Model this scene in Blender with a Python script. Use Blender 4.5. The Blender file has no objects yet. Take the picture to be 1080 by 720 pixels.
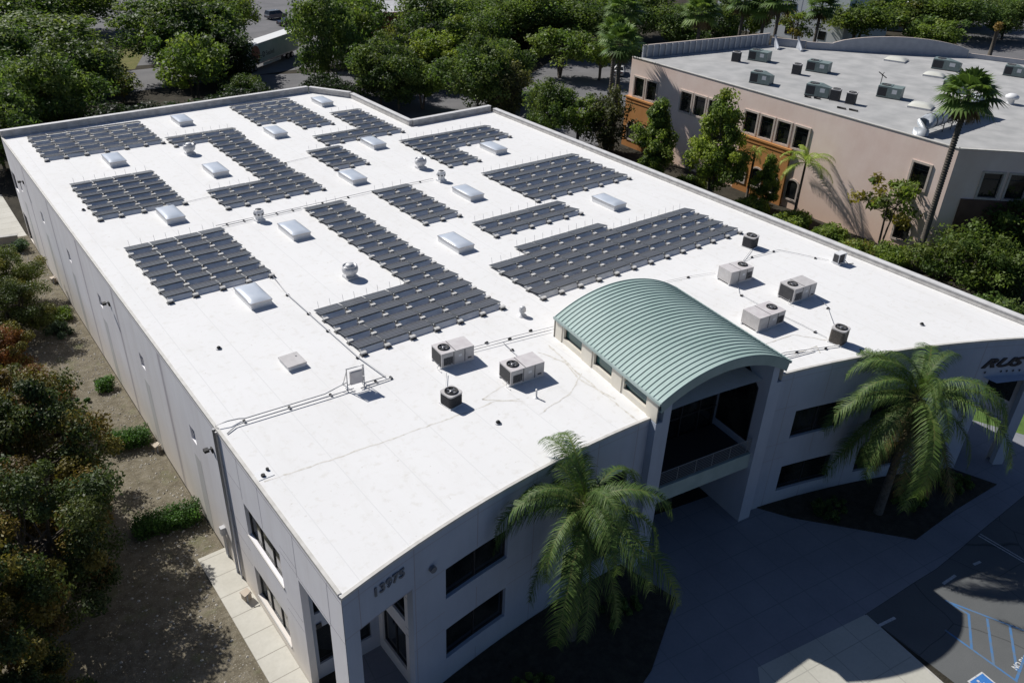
import bpy, math, random
import numpy as np
from math import sin, cos, pi, radians, sqrt, atan2, hypot
from mathutils import Matrix, Vector

SC = bpy.context.scene
C = SC.collection
H = 12.33                       # roof level of the white building

# ------------------------------------------------------------------ helpers
class MB:
    """mesh builder: collects faces, then links them as ONE mesh object"""
    def __init__(s): s.v = []; s.f = []; s.m = []; s.s = []
    def face(s, pts, m=0, sm=False):
        b = len(s.v); s.v += [tuple(p) for p in pts]
        s.f.append(tuple(range(b, b + len(pts)))); s.m.append(m); s.s.append(sm)
    def box(s, x0, y0, z0, x1, y1, z1, m=0, mt=None, bottom=True, M=None):
        P = [(x0,y0,z0),(x1,y0,z0),(x1,y1,z0),(x0,y1,z0),(x0,y0,z1),(x1,y0,z1),(x1,y1,z1),(x0,y1,z1)]
        if M is not None: P = [tuple(M @ Vector(p)) for p in P]
        b = len(s.v); s.v += P
        F = [(0,1,5,4),(1,2,6,5),(2,3,7,6),(3,0,4,7),(4,5,6,7)]
        if bottom: F.append((3,2,1,0))
        for i, f in enumerate(F):
            s.f.append(tuple(b+k for k in f)); s.m.append(mt if (i == 4 and mt is not None) else m); s.s.append(False)
    def prism(s, poly, z0, z1, m=0, mt=None, bottom=False):
        n = len(poly); b = len(s.v)
        s.v += [(x,y,z0) for x,y in poly] + [(x,y,z1) for x,y in poly]
        for i in range(n):
            j = (i+1) % n
            s.f.append((b+i,b+j,b+n+j,b+n+i)); s.m.append(m); s.s.append(False)
        s.f.append(tuple(b+n+i for i in range(n))); s.m.append(m if mt is None else mt); s.s.append(False)
        if bottom:
            s.f.append(tuple(b+n-1-i for i in range(n))); s.m.append(m); s.s.append(False)
    def tube(s, pts, rad, n=8, m=0, cap=True):
        pts = [Vector(p) for p in pts]
        if not hasattr(rad, '__len__'): rad = [rad]*len(pts)
        b = len(s.v); N = len(pts)
        for i, p in enumerate(pts):
            t = (pts[min(i+1,N-1)] - pts[max(i-1,0)]).normalized()
            a = Vector((0,0,1)) if abs(t.z) < .9 else Vector((1,0,0))
            u = t.cross(a).normalized(); w = u.cross(t)
            for k in range(n):
                an = 2*pi*k/n
                s.v.append(tuple(p + (u*cos(an) + w*sin(an))*rad[i]))
        for i in range(N-1):
            for k in range(n):
                k2 = (k+1) % n
                s.f.append((b+i*n+k, b+i*n+k2, b+(i+1)*n+k2, b+(i+1)*n+k)); s.m.append(m); s.s.append(n > 5)
        if cap:
            s.f.append(tuple(b+k for k in range(n))); s.m.append(m); s.s.append(False)
            s.f.append(tuple(b+(N-1)*n+n-1-k for k in range(n))); s.m.append(m); s.s.append(False)
    def lathe(s, prof, n=20, c=(0,0), m=0, sm=True):
        b = len(s.v); N = len(prof)
        for r, z in prof:
            for k in range(n):
                a = 2*pi*k/n; s.v.append((c[0]+r*cos(a), c[1]+r*sin(a), z))
        for i in range(N-1):
            for k in range(n):
                k2 = (k+1) % n
                s.f.append((b+i*n+k, b+i*n+k2, b+(i+1)*n+k2, b+(i+1)*n+k)); s.m.append(m); s.s.append(sm)
        s.f.append(tuple(b+(N-1)*n+k for k in range(n))); s.m.append(m); s.s.append(False)
    def mesh(s, name, mats):
        me = bpy.data.meshes.new(name)
        me.from_pydata(s.v, [], s.f)
        for m in mats: me.materials.append(m)
        me.polygons.foreach_set('material_index', s.m)
        me.polygons.foreach_set('use_smooth', s.s)
        me.update()
        return me
    def build(s, name, mats, parent=None, loc=None, rot=None):
        if not isinstance(mats, (list, tuple)): mats = [mats]
        return link(name, s.mesh(name, mats), parent, loc, rot)

def link(name, data, parent=None, loc=None, rot=None):
    o = bpy.data.objects.new(name, data); C.objects.link(o)
    if parent is not None: o.parent = parent
    if loc is not None: o.location = loc
    if rot is not None: o.rotation_euler = rot if hasattr(rot, '__len__') else (0,0,rot)
    return o

def thing(name, label, cat, loc=(0,0,0), rot=0, group=None):
    o = link(name, None, None, loc, rot)
    o.empty_display_size = .5
    return tag(o, label, cat, group)

def tag(o, label, cat, group=None):
    o['label'] = label; o['category'] = cat
    if group: o['group'] = group
    return o

def struct(o, kind='structure'):
    o['kind'] = kind; return o

def dup(root, label, loc, rot=None, group=None, scale=None):
    r = root.copy(); C.objects.link(r); r.location = loc
    if rot is not None: r.rotation_euler = (0,0,rot)
    if scale is not None: r.scale = (scale,)*3 if not hasattr(scale,'__len__') else scale
    r['label'] = label
    if group: r['group'] = group
    for ch in root.children:
        c = ch.copy(); C.objects.link(c); c.parent = r
        for g in ch.children:
            d = g.copy(); C.objects.link(d); d.parent = c
    return r

# ------------------------------------------------------------------ materials
def mat(name, col, rough=.6, col2=None, scale=4, bump=0, metal=0, spec=.5, detail=6, lo=.35, hi=.65, sss=None):
    m = bpy.data.materials.new(name); m.use_nodes = True
    nt = m.node_tree; b = nt.nodes['Principled BSDF']
    b.inputs['Base Color'].default_value = (*col, 1)
    b.inputs['Roughness'].default_value = rough
    b.inputs['Metallic'].default_value = metal
    b.inputs['Specular IOR Level'].default_value = spec
    if col2 is not None or bump:
        g = nt.nodes.new('ShaderNodeNewGeometry')
        n = nt.nodes.new('ShaderNodeTexNoise'); n.inputs['Scale'].default_value = scale; n.inputs['Detail'].default_value = detail
        nt.links.new(g.outputs['Position'], n.inputs['Vector'])
        if col2 is not None:
            r = nt.nodes.new('ShaderNodeValToRGB')
            r.color_ramp.elements[0].position = lo; r.color_ramp.elements[0].color = (*col, 1)
            r.color_ramp.elements[1].position = hi; r.color_ramp.elements[1].color = (*col2, 1)
            nt.links.new(n.outputs['Fac'], r.inputs['Fac'])
            nt.links.new(r.outputs['Color'], b.inputs['Base Color'])
        if bump:
            bp = nt.nodes.new('ShaderNodeBump'); bp.inputs['Strength'].default_value = bump; bp.inputs['Distance'].default_value = .05
            nt.links.new(n.outputs['Fac'], bp.inputs['Height']); nt.links.new(bp.outputs['Normal'], b.inputs['Normal'])
    return m

def N(nt, t, **kw):
    n = nt.nodes.new(t)
    for k, v in kw.items(): setattr(n, k, v)
    return n

def mix_rgb(nt, a, b, f, mode='MIX'):
    n = nt.nodes.new('ShaderNodeMix'); n.data_type = 'RGBA'; n.blend_type = mode
    for sock, val in ((n.inputs[6], a), (n.inputs[7], b), (n.inputs[0], f)):
        if hasattr(val, 'is_linked'): nt.links.new(val, sock)
        elif hasattr(val, '__len__'): sock.default_value = (*val, 1)
        else: sock.default_value = val
    return n.outputs[2]

def ramp(nt, src, stops):
    r = nt.nodes.new('ShaderNodeValToRGB'); cr = r.color_ramp
    while len(cr.elements) < len(stops): cr.elements.new(.5)
    for e, (p, c) in zip(cr.elements, stops):
        e.position = p; e.color = (*c, 1) if hasattr(c, '__len__') else (c, c, c, 1)
    nt.links.new(src, r.inputs['Fac']); return r.outputs['Color']

def noise(nt, vec, scale, detail=5, rough=.55, dist=0):
    n = nt.nodes.new('ShaderNodeTexNoise')
    n.inputs['Scale'].default_value = scale; n.inputs['Detail'].default_value = detail
    n.inputs['Roughness'].default_value = rough; n.inputs['Distortion'].default_value = dist
    if vec is not None: nt.links.new(vec, n.inputs['Vector'])
    return n.outputs['Fac']

def base(name, rough=.7, spec=.4):
    m = bpy.data.materials.new(name); m.use_nodes = True
    nt = m.node_tree; b = nt.nodes['Principled BSDF']
    b.inputs['Roughness'].default_value = rough; b.inputs['Specular IOR Level'].default_value = spec
    g = nt.nodes.new('ShaderNodeNewGeometry')
    return m, nt, b, g.outputs['Position']

def scaled(nt, vec, s):
    n = nt.nodes.new('ShaderNodeMapping'); n.inputs['Scale'].default_value = s
    nt.links.new(vec, n.inputs['Vector']); return n.outputs['Vector']

# white roof membrane: faint sheet seams, dirt and stains
def roof_mat():
    m, nt, b, P = base('roof_membrane', .85, .2)
    n1 = noise(nt, P, .12, 6, .6); n2 = noise(nt, P, 1.7, 6, .65)
    c = ramp(nt, n1, [(.3, (.74,.732,.72)), (.7, (.775,.768,.757))])
    s = ramp(nt, n2, [(.30, (.86,.84,.80)), (.46, (1,1,1))])
    c = mix_rgb(nt, c, s, .6, 'MULTIPLY')
    n3 = noise(nt, scaled(nt, P, (.5,.12,1)), 1.0, 7, .7, 1.2)
    c = mix_rgb(nt, c, ramp(nt, n3, [(.33, (.92,.91,.89)), (.5, (1,1,1))]), .45, 'MULTIPLY')
    sp = noise(nt, P, 3.2, 3, .5)
    c = mix_rgb(nt, c, ramp(nt, sp, [(.715, (1,1,1)), (.76, (.66,.62,.56))]), .6, 'MULTIPLY')
    # sheet lap lines every 3 m
    sx = nt.nodes.new('ShaderNodeSeparateXYZ'); nt.links.new(P, sx.inputs[0])
    mo = N(nt, 'ShaderNodeMath', operation='PINGPONG'); nt.links.new(sx.outputs['X'], mo.inputs[0]); mo.inputs[1].default_value = 1.55
    lt = N(nt, 'ShaderNodeMath', operation='LESS_THAN'); nt.links.new(mo.outputs[0], lt.inputs[0]); lt.inputs[1].default_value = .03
    c = mix_rgb(nt, c, (.685,.68,.67), lt.outputs[0])
    nt.links.new(c, b.inputs['Base Color'])
    return m

def wall_mat(name, c1, c2, stain, zs=6.0, bump=.05, streak=.3):
    m, nt, b, P = base(name, .8, .3)
    n1 = noise(nt, P, .35, 6, .6)
    c = ramp(nt, n1, [(.3, c1), (.7, c2)])
    st = noise(nt, scaled(nt, P, (.8,.8,.07)), 1.0, 7, .7)
    c = mix_rgb(nt, c, ramp(nt, st, [(.36, (.80,.78,.75)), (.56, (1,1,1))]), streak, 'MULTIPLY')
    sx = nt.nodes.new('ShaderNodeSeparateXYZ'); nt.links.new(P, sx.inputs[0])
    mr = nt.nodes.new('ShaderNodeMapRange'); nt.links.new(sx.outputs['Z'], mr.inputs[0])
    mr.inputs[1].default_value = 0; mr.inputs[2].default_value = zs; mr.inputs[3].default_value = .75; mr.inputs[4].default_value = 0
    c = mix_rgb(nt, c, stain, mr.outputs[0])
    nt.links.new(c, b.inputs['Base Color'])
    if bump:
        bp = nt.nodes.new('ShaderNodeBump'); bp.inputs['Strength'].default_value = bump
        nt.links.new(noise(nt, P, 9, 4), bp.inputs['Height']); nt.links.new(bp.outputs['Normal'], b.inputs['Normal'])
    return m

def concrete_slab_mat(name, c1, c2, px, py, rot, joint, w=.03):
    m, nt, b, P = base(name, .85, .3)
    n1 = noise(nt, P, .25, 6, .6); n2 = noise(nt, P, 5, 4)
    c = ramp(nt, n1, [(.3, c1), (.7, c2)])
    c = mix_rgb(nt, c, ramp(nt, n2, [(.3, (.9,.9,.9)), (.6, (1,1,1))]), .6, 'MULTIPLY')
    mp = nt.nodes.new('ShaderNodeMapping'); mp.inputs['Rotation'].default_value = (0,0,rot); nt.links.new(P, mp.inputs['Vector'])
    sx = nt.nodes.new('ShaderNodeSeparateXYZ'); nt.links.new(mp.outputs[0], sx.inputs[0])
    for ax, per in (('X', px), ('Y', py)):
        mo = N(nt, 'ShaderNodeMath', operation='PINGPONG'); nt.links.new(sx.outputs[ax], mo.inputs[0]); mo.inputs[1].default_value = per/2
        lt = N(nt, 'ShaderNodeMath', operation='LESS_THAN'); nt.links.new(mo.outputs[0], lt.inputs[0]); lt.inputs[1].default_value = w
        c = mix_rgb(nt, c, joint, lt.outputs[0])
    nt.links.new(c, b.inputs['Base Color'])
    return m

def asphalt_mat(name, c1, c2, crack=True):
    m, nt, b, P = base(name, .9, .25)
    c = ramp(nt, noise(nt, P, .18, 7, .65), [(.3, c1), (.7, c2)])
    c = mix_rgb(nt, c, ramp(nt, noise(nt, P, 22, 2), [(.3, (.75,.75,.75)), (.7, (1.1,1.1,1.1))]), .6, 'MULTIPLY')
    if crack:
        v = N(nt, 'ShaderNodeTexVoronoi', feature='DISTANCE_TO_EDGE'); v.inputs['Scale'].default_value = .16
        mp = nt.nodes.new('ShaderNodeVectorMath'); mp.operation = 'ADD'
        nn = nt.nodes.new('ShaderNodeTexNoise'); nn.inputs['Scale'].default_value = .22; nt.links.new(P, nn.inputs['Vector'])
        nt.links.new(P, mp.inputs[0]); nt.links.new(nn.outputs['Color'], mp.inputs[1]); nt.links.new(mp.outputs[0], v.inputs['Vector'])
        c = mix_rgb(nt, c, ramp(nt, v.outputs['Distance'], [(.0, (.35,.35,.35)), (.007, (1,1,1))]), .8, 'MULTIPLY')
    nt.links.new(c, b.inputs['Base Color'])
    return m

def soil_mat(name, c1, c2, c3, scale=1.2, pebbles=False):
    m, nt, b, P = base(name, .95, .1)
    c = ramp(nt, noise(nt, P, scale, 8, .7), [(.28, c1), (.5, c2), (.72, c3)])
    v = N(nt, 'ShaderNodeTexVoronoi'); v.inputs['Scale'].default_value = 5.5; nt.links.new(P, v.inputs['Vector'])
    c = mix_rgb(nt, c, ramp(nt, v.outputs['Distance'], [(.08, (1.5,1.45,1.35)), (.3, (.9,.9,.9))]), .5, 'MULTIPLY')
    if pebbles:
        for sc_, th in ((9, .17), (4.2, .13)):
            v2 = N(nt, 'ShaderNodeTexVoronoi'); v2.inputs['Scale'].default_value = sc_; nt.links.new(P, v2.inputs['Vector'])
            pm = ramp(nt, v2.outputs['Distance'], [(th, (1,1,1)), (th+.06, (0,0,0))])
            gate = ramp(nt, v2.outputs['Color'], [(.45, (0,0,0)), (.55, (1,1,1))])
            msk = mix_rgb(nt, pm, gate, 1.0, 'MULTIPLY')
            c = mix_rgb(nt, c, (.33,.305,.25), msk)
        gn = noise(nt, P, .5, 5, .6)
        c = mix_rgb(nt, c, (.13,.15,.06), ramp(nt, gn, [(.56, (0,0,0)), (.72, (.6,.6,.6))]))
    nt.links.new(c, b.inputs['Base Color'])
    bp = nt.nodes.new('ShaderNodeBump'); bp.inputs['Strength'].default_value = .8; bp.inputs['Distance'].default_value = .12
    nt.links.new(noise(nt, P, 4, 6, .7), bp.inputs['Height']); nt.links.new(bp.outputs['Normal'], b.inputs['Normal'])
    return m

def leaf_mat(name, tint=(1,1,1), trans=.3, var=.25):
    """leaf colour comes from a per-leaf attribute, plus a little variation per tree"""
    m = bpy.data.materials.new(name); m.use_nodes = True
    nt = m.node_tree; b = nt.nodes['Principled BSDF']; out = nt.nodes['Material Output']
    at = nt.nodes.new('ShaderNodeAttribute'); at.attribute_name = 'leafcol'
    oi = nt.nodes.new('ShaderNodeObjectInfo')
    v = ramp(nt, oi.outputs['Random'], [(0, tuple(t*(1-var) for t in tint)), (.5, tint), (1, (tint[0]*(1+var*.9), tint[1]*(1+var*.5), tint[2]*(1-var*.2)))])
    c = mix_rgb(nt, at.outputs['Color'], v, 1.0, 'MULTIPLY')
    nt.links.new(c, b.inputs['Base Color']); b.inputs['Roughness'].default_value = .55; b.inputs['Specular IOR Level'].default_value = .3
    t = nt.nodes.new('ShaderNodeBsdfTranslucent')
    c2 = mix_rgb(nt, c, (1.25,1.3,.7), 1.0, 'MULTIPLY'); nt.links.new(c2, t.inputs['Color'])
    mx = nt.nodes.new('ShaderNodeMixShader'); mx.inputs[0].default_value = trans
    nt.links.new(b.outputs[0], mx.inputs[1]); nt.links.new(t.outputs[0], mx.inputs[2]); nt.links.new(mx.outputs[0], out.inputs['Surface'])
    return m

def panel_mat():
    """dark solar glass with faint cell grid (local coordinates)"""
    m, nt, b, P = base('solar_glass', .28, .45)
    tc = nt.nodes.new('ShaderNodeTexCoord')
    sx = nt.nodes.new('ShaderNodeSeparateXYZ'); nt.links.new(tc.outputs['Object'], sx.inputs[0])
    c = (.088,.088,.092)
    first = None
    for ax, per, w in (('X', .34, .012), ('Y', .69, .012)):
        mo = N(nt, 'ShaderNodeMath', operation='PINGPONG'); nt.links.new(sx.outputs[ax], mo.inputs[0]); mo.inputs[1].default_value = per/2
        lt = N(nt, 'ShaderNodeMath', operation='LESS_THAN'); nt.links.new(mo.outputs[0], lt.inputs[0]); lt.inputs[1].default_value = w
        c = mix_rgb(nt, c, (.20,.21,.23), lt.outputs[0])
    nt.links.new(c, b.inputs['Base Color'])
    return m

M = {}
M['roof'] = roof_mat()
M['wall'] = wall_mat('painted_concrete', (.83,.81,.83), (.88,.865,.88), (.74,.66,.55), 5.0)
M['facade'] = wall_mat('facade_shade_paint', (.41,.46,.55), (.47,.515,.60), (.55,.55,.56), 2.0)  # darker, bluer than the side wall: shade put into the paint
M['reveal'] = mat('reveal_groove', (.36,.34,.38), .9)
M['strip'] = wall_mat('recess_paint', (.50,.50,.51), (.55,.55,.56), (.50,.47,.42), 4)
M['stripe'] = wall_mat('painted_stripe', (.60,.60,.60), (.66,.66,.66), (.55,.52,.45), 4)
M['joint_band'] = wall_mat('joint_band', (.66,.625,.66), (.71,.68,.71), (.6,.54,.46), 5)
M['rail'] = mat('railing_paint', (.22,.23,.24), .5)
M['coping'] = mat('metal_coping', (.50,.48,.44), .6, (.60,.58,.54), 2)
M['parapet'] = mat('parapet_flashing', (.44,.42,.40), .7, (.58,.56,.53), 1.5)
M['parapet_top'] = mat('parapet_cap', (.55,.54,.53), .6, (.66,.65,.64), 1.1)
M['glass'] = mat('dark_glass', (.006,.008,.010), .05, (.035,.038,.036), .55, spec=.6, lo=.4, hi=.75)
M['reflection_glass'] = mat('painted_reflection_glass', (.020,.024,.022), .06, (.13,.145,.125), 1.6, spec=.6, lo=.42, hi=.62)  # mottled tones stand in for foliage reflected in the panes
M['teal_glass'] = mat('teal_glass', (.03,.10,.10), .08, spec=.6)
M['frame'] = mat('window_frame', (.035,.035,.037), .5)
M['lightframe'] = mat('light_frame', (.55,.53,.50), .6)
M['cream'] = wall_mat('cream_plaster', (.66,.62,.53), (.72,.68,.60), (.6,.55,.45), .5)
M['green'] = mat('green_metal', (.285,.39,.36), .65, (.345,.45,.42), .35, metal=.0, spec=.5)
M['greendark'] = mat('green_trim', (.30,.38,.36), .5, (.36,.44,.42), 1)
M['panel'] = panel_mat()
M['panelframe'] = mat('panel_frame', (.13,.14,.15), .4)
M['deflector'] = mat('galvanised_deflector', (.70,.70,.70), .6, (.82,.82,.81), 1.5, metal=.0)
M['ballast'] = mat('ballast_paver', (.46,.45,.43), .9, (.60,.59,.57), 5)
M['ballast_leg'] = mat('tray_steel', (.12,.12,.12), .6)
M['rod'] = mat('white_rod', (.62,.62,.61), .6)
M['sky_dome'] = mat('acrylic_dome', (.47,.52,.59), .3, (.56,.60,.66), .8, spec=.5)
M['curb'] = mat('white_curb', (.72,.72,.72), .6)
M['alu'] = mat('aluminium', (.42,.42,.43), .35, metal=.6)
M['galv'] = mat('galvanised', (.52,.52,.53), .55, (.66,.66,.67), 3, metal=.2)
M['ductgrey'] = mat('duct_sheet', (.40,.43,.46), .4, (.52,.54,.56), 1.2, metal=.15)
M['acgrey'] = mat('ac_paint', (.47,.45,.44), .55, (.55,.53,.52), 2.2)
M['acpink'] = mat('ac_top_paint', (.55,.51,.51), .55, (.62,.59,.58), 2.2)
M['acdark'] = mat('coil_fins', (.045,.045,.048), .7, (.075,.075,.078), 14, spec=.2)
M['acbrown'] = mat('brown_coil', (.075,.065,.055), .6, (.12,.105,.09), 10)
M['black'] = mat('black_rubber', (.012,.012,.013), .7)
M['fan'] = mat('fan_metal', (.06,.06,.065), .45)
M['pipe'] = mat('conduit_steel', (.42,.42,.43), .45, metal=.1)
M['pipe_white'] = mat('white_pipe', (.68,.67,.66), .5)
M['dirtline'] = mat('seam_dirt', (.54,.51,.45), .95, (.72,.70,.66), 3)
M['concrete_walk'] = concrete_slab_mat('walk_concrete', (.46,.44,.38), (.58,.56,.50), 50, 1.95, 0, (.30,.28,.24))
M['plaza'] = concrete_slab_mat('plaza_shade_concrete', (.215,.22,.245), (.27,.275,.30), 2.35, 2.35, radians(8), (.19,.195,.215))  # paving darkened to stand in for the building's shade
M['beige_slab'] = concrete_slab_mat('beige_slabs', (.44,.43,.37), (.52,.50,.44), 2.35, 2.35, radians(8), (.34,.33,.29))  # paler slabs around the sunlit patch, sunlight put into the colour
M['asphalt'] = asphalt_mat('parking_asphalt', (.105,.11,.11), (.14,.145,.145))
M['asphalt_far'] = asphalt_mat('street_asphalt', (.13,.13,.135), (.19,.185,.19), False)
M['ground'] = soil_mat('shade_dark_earth', (.03,.028,.022), (.05,.045,.035), (.075,.065,.05), .4)  # near-black earth, tree shade put into the colour
M['dirt'] = soil_mat('stony_dirt', (.105,.09,.064), (.18,.158,.115), (.26,.232,.18), 1.3, True)
M['mulch'] = soil_mat('planter_mulch', (.035,.032,.026), (.06,.055,.043), (.09,.08,.06), 1.5)
M['lawn'] = soil_mat('lawn', (.10,.10,.04), (.16,.16,.06), (.20,.17,.08), .5)
M['grass'] = mat('green_grass', (.06,.12,.02), .9, (.10,.17,.03), 2)
M['rock'] = mat('pale_stone', (.35,.32,.27), .9, (.55,.52,.46), 3)
M['blue_paint'] = mat('blue_paint', (.06,.17,.36), .8, (.125,.17,.22), 2.2, lo=.42, hi=.7)
M['isa_blue'] = mat('sign_blue', (.03,.16,.48), .7, (.05,.19,.48), 6)
M['white_paint'] = mat('road_white', (.58,.58,.57), .8, (.30,.30,.30), 6, lo=.5, hi=.75)
M['pale_line'] = mat('worn_white', (.38,.38,.38), .8, (.52,.52,.52), 4)
M['letter'] = mat('sign_letter', (.02,.022,.03), .5)
M['number'] = mat('number_metal', (.16,.17,.19), .5)
M['pink'] = wall_mat('pink_stucco', (.85,.655,.565), (.93,.755,.665), (.86,.60,.44), 6.0, .15, .15)
M['orange'] = wall_mat('orange_stucco', (.50,.23,.075), (.58,.28,.10), (.50,.22,.075), 3.0, .15)
M['pinkframe'] = mat('stucco_trim', (.50,.42,.36), .8, (.58,.50,.44), 3)
M['pinkroof'] = mat('gravel_roof', (.33,.33,.325), .95, (.43,.425,.415), .35)
M['acgreen'] = mat('green_grey_ac', (.16,.21,.20), .5, (.21,.26,.25), 3)
M['blueparapet'] = mat('parapet_sheet', (.32,.34,.38), .6, (.38,.40,.44), 1)
M['bark'] = mat('bark', (.07,.055,.042), .95, (.12,.10,.08), 6, bump=.5)
M['palmbark'] = mat('palm_bark', (.075,.065,.052), .95, (.13,.112,.092), 5, bump=.6)
M['leaf'] = leaf_mat('tree_leaves', trans=.42)
M['leaf_autumn'] = leaf_mat('autumn_leaves', trans=.25)
M['frond'] = leaf_mat('palm_leaflets', trans=.28, var=.12)
M['carwhite'] = mat('white_car_paint', (.55,.55,.56), .25, spec=.6)
M['cargrey'] = mat('grey_car_paint', (.16,.165,.17), .25, spec=.6)
M['carblack'] = mat('dark_car_paint', (.025,.025,.03), .2, spec=.6)
M['tyre'] = mat('tyre_rubber', (.015,.015,.015), .9)
M['trailer'] = mat('trailer_white', (.66,.68,.68), .4, (.72,.73,.73), 1)
M['trailer_teal'] = mat('trailer_teal', (.20,.34,.33), .45, (.34,.45,.44), .25)
M['trailer_red'] = mat('trailer_red', (.20,.06,.05), .5, (.32,.13,.08), 1.5)
M['trailer_dark'] = mat('trailer_dark', (.05,.08,.09), .5)
M['redwall'] = mat('red_wall', (.16,.035,.025), .8, (.20,.05,.035), 1)
M['whitebld'] = mat('white_building', (.74,.76,.76), .8, (.82,.84,.84), .3)
M['bluebld'] = mat('blue_grey_building', (.22,.27,.32), .8, (.28,.33,.37), .3)
M['greyroof'] = mat('grey_roof', (.38,.38,.39), .9, (.46,.46,.47), .4)
M['kerb'] = mat('kerb_concrete', (.40,.39,.36), .9, (.50,.48,.44), 2)
M['beige'] = mat('beige_wall', (.45,.38,.30), .9, (.52,.45,.37), 1)

# ------------------------------------------------------------------ camera, sun, sky
cam = bpy.data.cameras.new('camera'); co = bpy.data.objects.new('camera', cam); C.objects.link(co)
yaw, pitch, roll = 0.6763, 0.5365, 0.0427
F = Vector((sin(yaw)*cos(pitch), cos(yaw)*cos(pitch), -sin(pitch)))
R0 = Vector((cos(yaw), -sin(yaw), 0)); U0 = R0.cross(F)
r = cos(roll)*R0 + sin(roll)*U0; u = -sin(roll)*R0 + cos(roll)*U0
Mx = Matrix((r, u, -F)).transposed().to_4x4(); Mx.translation = Vector((-36.8029, -73.2499, 42.33))
co.matrix_world = Mx
cam.sensor_width = 36; cam.lens = 36*864.3908/1080
cam.clip_end = 3000; cam.clip_start = .5
SC.camera = co

SUN_EL, SUN_AZ = radians(43.5), radians(-16.5)      # azimuth measured from +Y towards +X
sd = Vector((sin(SUN_AZ)*cos(SUN_EL), cos(SUN_AZ)*cos(SUN_EL), sin(SUN_EL)))
sl = bpy.data.lights.new('sun', 'SUN'); sl.energy = 5.0; sl.angle = radians(.5); sl.color = (1, .97, .925)
so = bpy.data.objects.new('sun', sl); C.objects.link(so)
so.rotation_euler = (-sd).to_track_quat('-Z', 'Y').to_euler(); so.location = (0, 0, 80)
w = bpy.data.worlds.new('World'); SC.world = w; w.use_nodes = True
nt = w.node_tree; bg = nt.nodes['Background']
sk = nt.nodes.new('ShaderNodeTexSky'); sk.sky_type = 'NISHITA'; sk.sun_disc = False
sk.sun_elevation = SUN_EL; sk.sun_rotation = SUN_AZ % (2*pi)
tint = mix_rgb(nt, sk.outputs[0], (.80, .95, 1.22), 1.0, 'MULTIPLY')
nt.links.new(tint, bg.inputs['Color']); bg.inputs['Strength'].default_value = .042
SC.view_settings.view_transform = 'Standard'; SC.view_settings.look = 'None'
SC.view_settings.exposure = 0; SC.view_settings.gamma = 1
SC.cycles.max_bounces = 6; SC.cycles.use_denoising = True

# ------------------------------------------------------------------ ground
def sheet(name, poly, z, m):
    mb = MB(); mb.face([(x, y, z) for x, y in poly], 0)
    return struct(mb.build(name, m))
sheet('ground', [(-900,-700),(1100,-700),(1100,1300),(-900,1300)], 0, M['ground'])
sheet('dirt_ground', [(-60,-62),(-26.1,-62),(-26.1,36),(-60,36)], .004, M['dirt'])
sheet('parking_lot', [(4.2,-95),(60,-95),(60,-57.4),(30.6,-59.6),(19.65,-59.49),(16.87,-59.52),(13.63,-59.5),(11.06,-59.25),(5.7,-58.81)], .006, M['asphalt'])
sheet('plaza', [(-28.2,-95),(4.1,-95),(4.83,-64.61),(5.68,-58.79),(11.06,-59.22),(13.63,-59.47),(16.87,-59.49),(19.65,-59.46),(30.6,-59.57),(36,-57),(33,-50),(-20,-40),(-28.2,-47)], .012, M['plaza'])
sheet('beige_lit_walk', [(5.66,-58.8),(4.81,-64.6),(4.09,-95),(-16,-95),(-9,-62.5),(-3.5,-57.2)], .016, M['beige_slab'])
sheet('street', [(-200,140),(30,118),(70,146),(160,300),(30,300),(-200,190)], .004, M['asphalt_far'])
sheet('rear_parking', [(17,17),(60,26),(72,42),(118,40),(135,56),(100,84),(72,66),(60,90),(30,100),(16.5,60)], .006, M['asphalt_far'])
sheet('truck_yard', [(-40,95),(70,103),(74,128),(40,140),(15,116),(-40,116)], .008, M['asphalt_far'])
sheet('lawn', [(-6,117),(10,117),(24,150),(0,152)], .012, M['lawn'])
sheet('east_street', [(128,-60),(300,-60),(420,60),(260,80),(200,30),(140,10)], .006, M['asphalt_far'])
sheet('grass_patch', [(30.4,-57),(50,-63),(52,-44),(31,-44)], .010, M['grass'])
# sidewalk along the left wall: a real step
mb = MB(); mb.box(-27.95,-60,0,-26.06,-28.9,.11); struct(mb.build('sidewalk', M['concrete_walk']))
# kerb between plaza and parking
def ribbon(poly, w, z0, z1, mb):
    for (a, b) in zip(poly[:-1], poly[1:]):
        dx, dy = b[0]-a[0], b[1]-a[1]; L = hypot(dx, dy); nx, ny = -dy/L*w/2, dx/L*w/2
        mb.prism([(a[0]-nx,a[1]-ny),(b[0]-nx,b[1]-ny),(b[0]+nx,b[1]+ny),(a[0]+nx,a[1]+ny)], z0, z1)
mb = MB(); ribbon([(4.12,-95),(4.8,-64.6),(5.68,-58.85)], .16, .01, .03, mb); struct(mb.build('kerb', M['kerb']))
# painted markings
def strip(mb, a, b, w, z): 
    dx, dy = b[0]-a[0], b[1]-a[1]; L = hypot(dx, dy); nx, ny = -dy/L*w/2, dx/L*w/2
    mb.face([(a[0]-nx,a[1]-ny,z),(b[0]-nx,b[1]-ny,z),(b[0]+nx,b[1]+ny,z),(a[0]+nx,a[1]+ny,z)])
mb = MB()
strip(mb, (11.31,-61.32), (11.45,-62.95), .16, .011)
strip(mb, (11.43,-62.89), (8.78,-64.41), .16, .0115); strip(mb, (12.1,-63.8), (8.7,-65.85), .16, .0115); strip(mb, (12.7,-65.0), (9.5,-66.9), .16, .0115)
strip(mb, (8.86,-62.6), (8.70,-67.3), .14, .011); strip(mb, (11.3,-61.4), (13.3,-66.2), .14, .0125); strip(mb, (8.70,-67.2), (13.4,-66.2), .16, .013)
struct(mb.build('aisle_marking', M['blue_paint']))
mb = MB()
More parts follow.
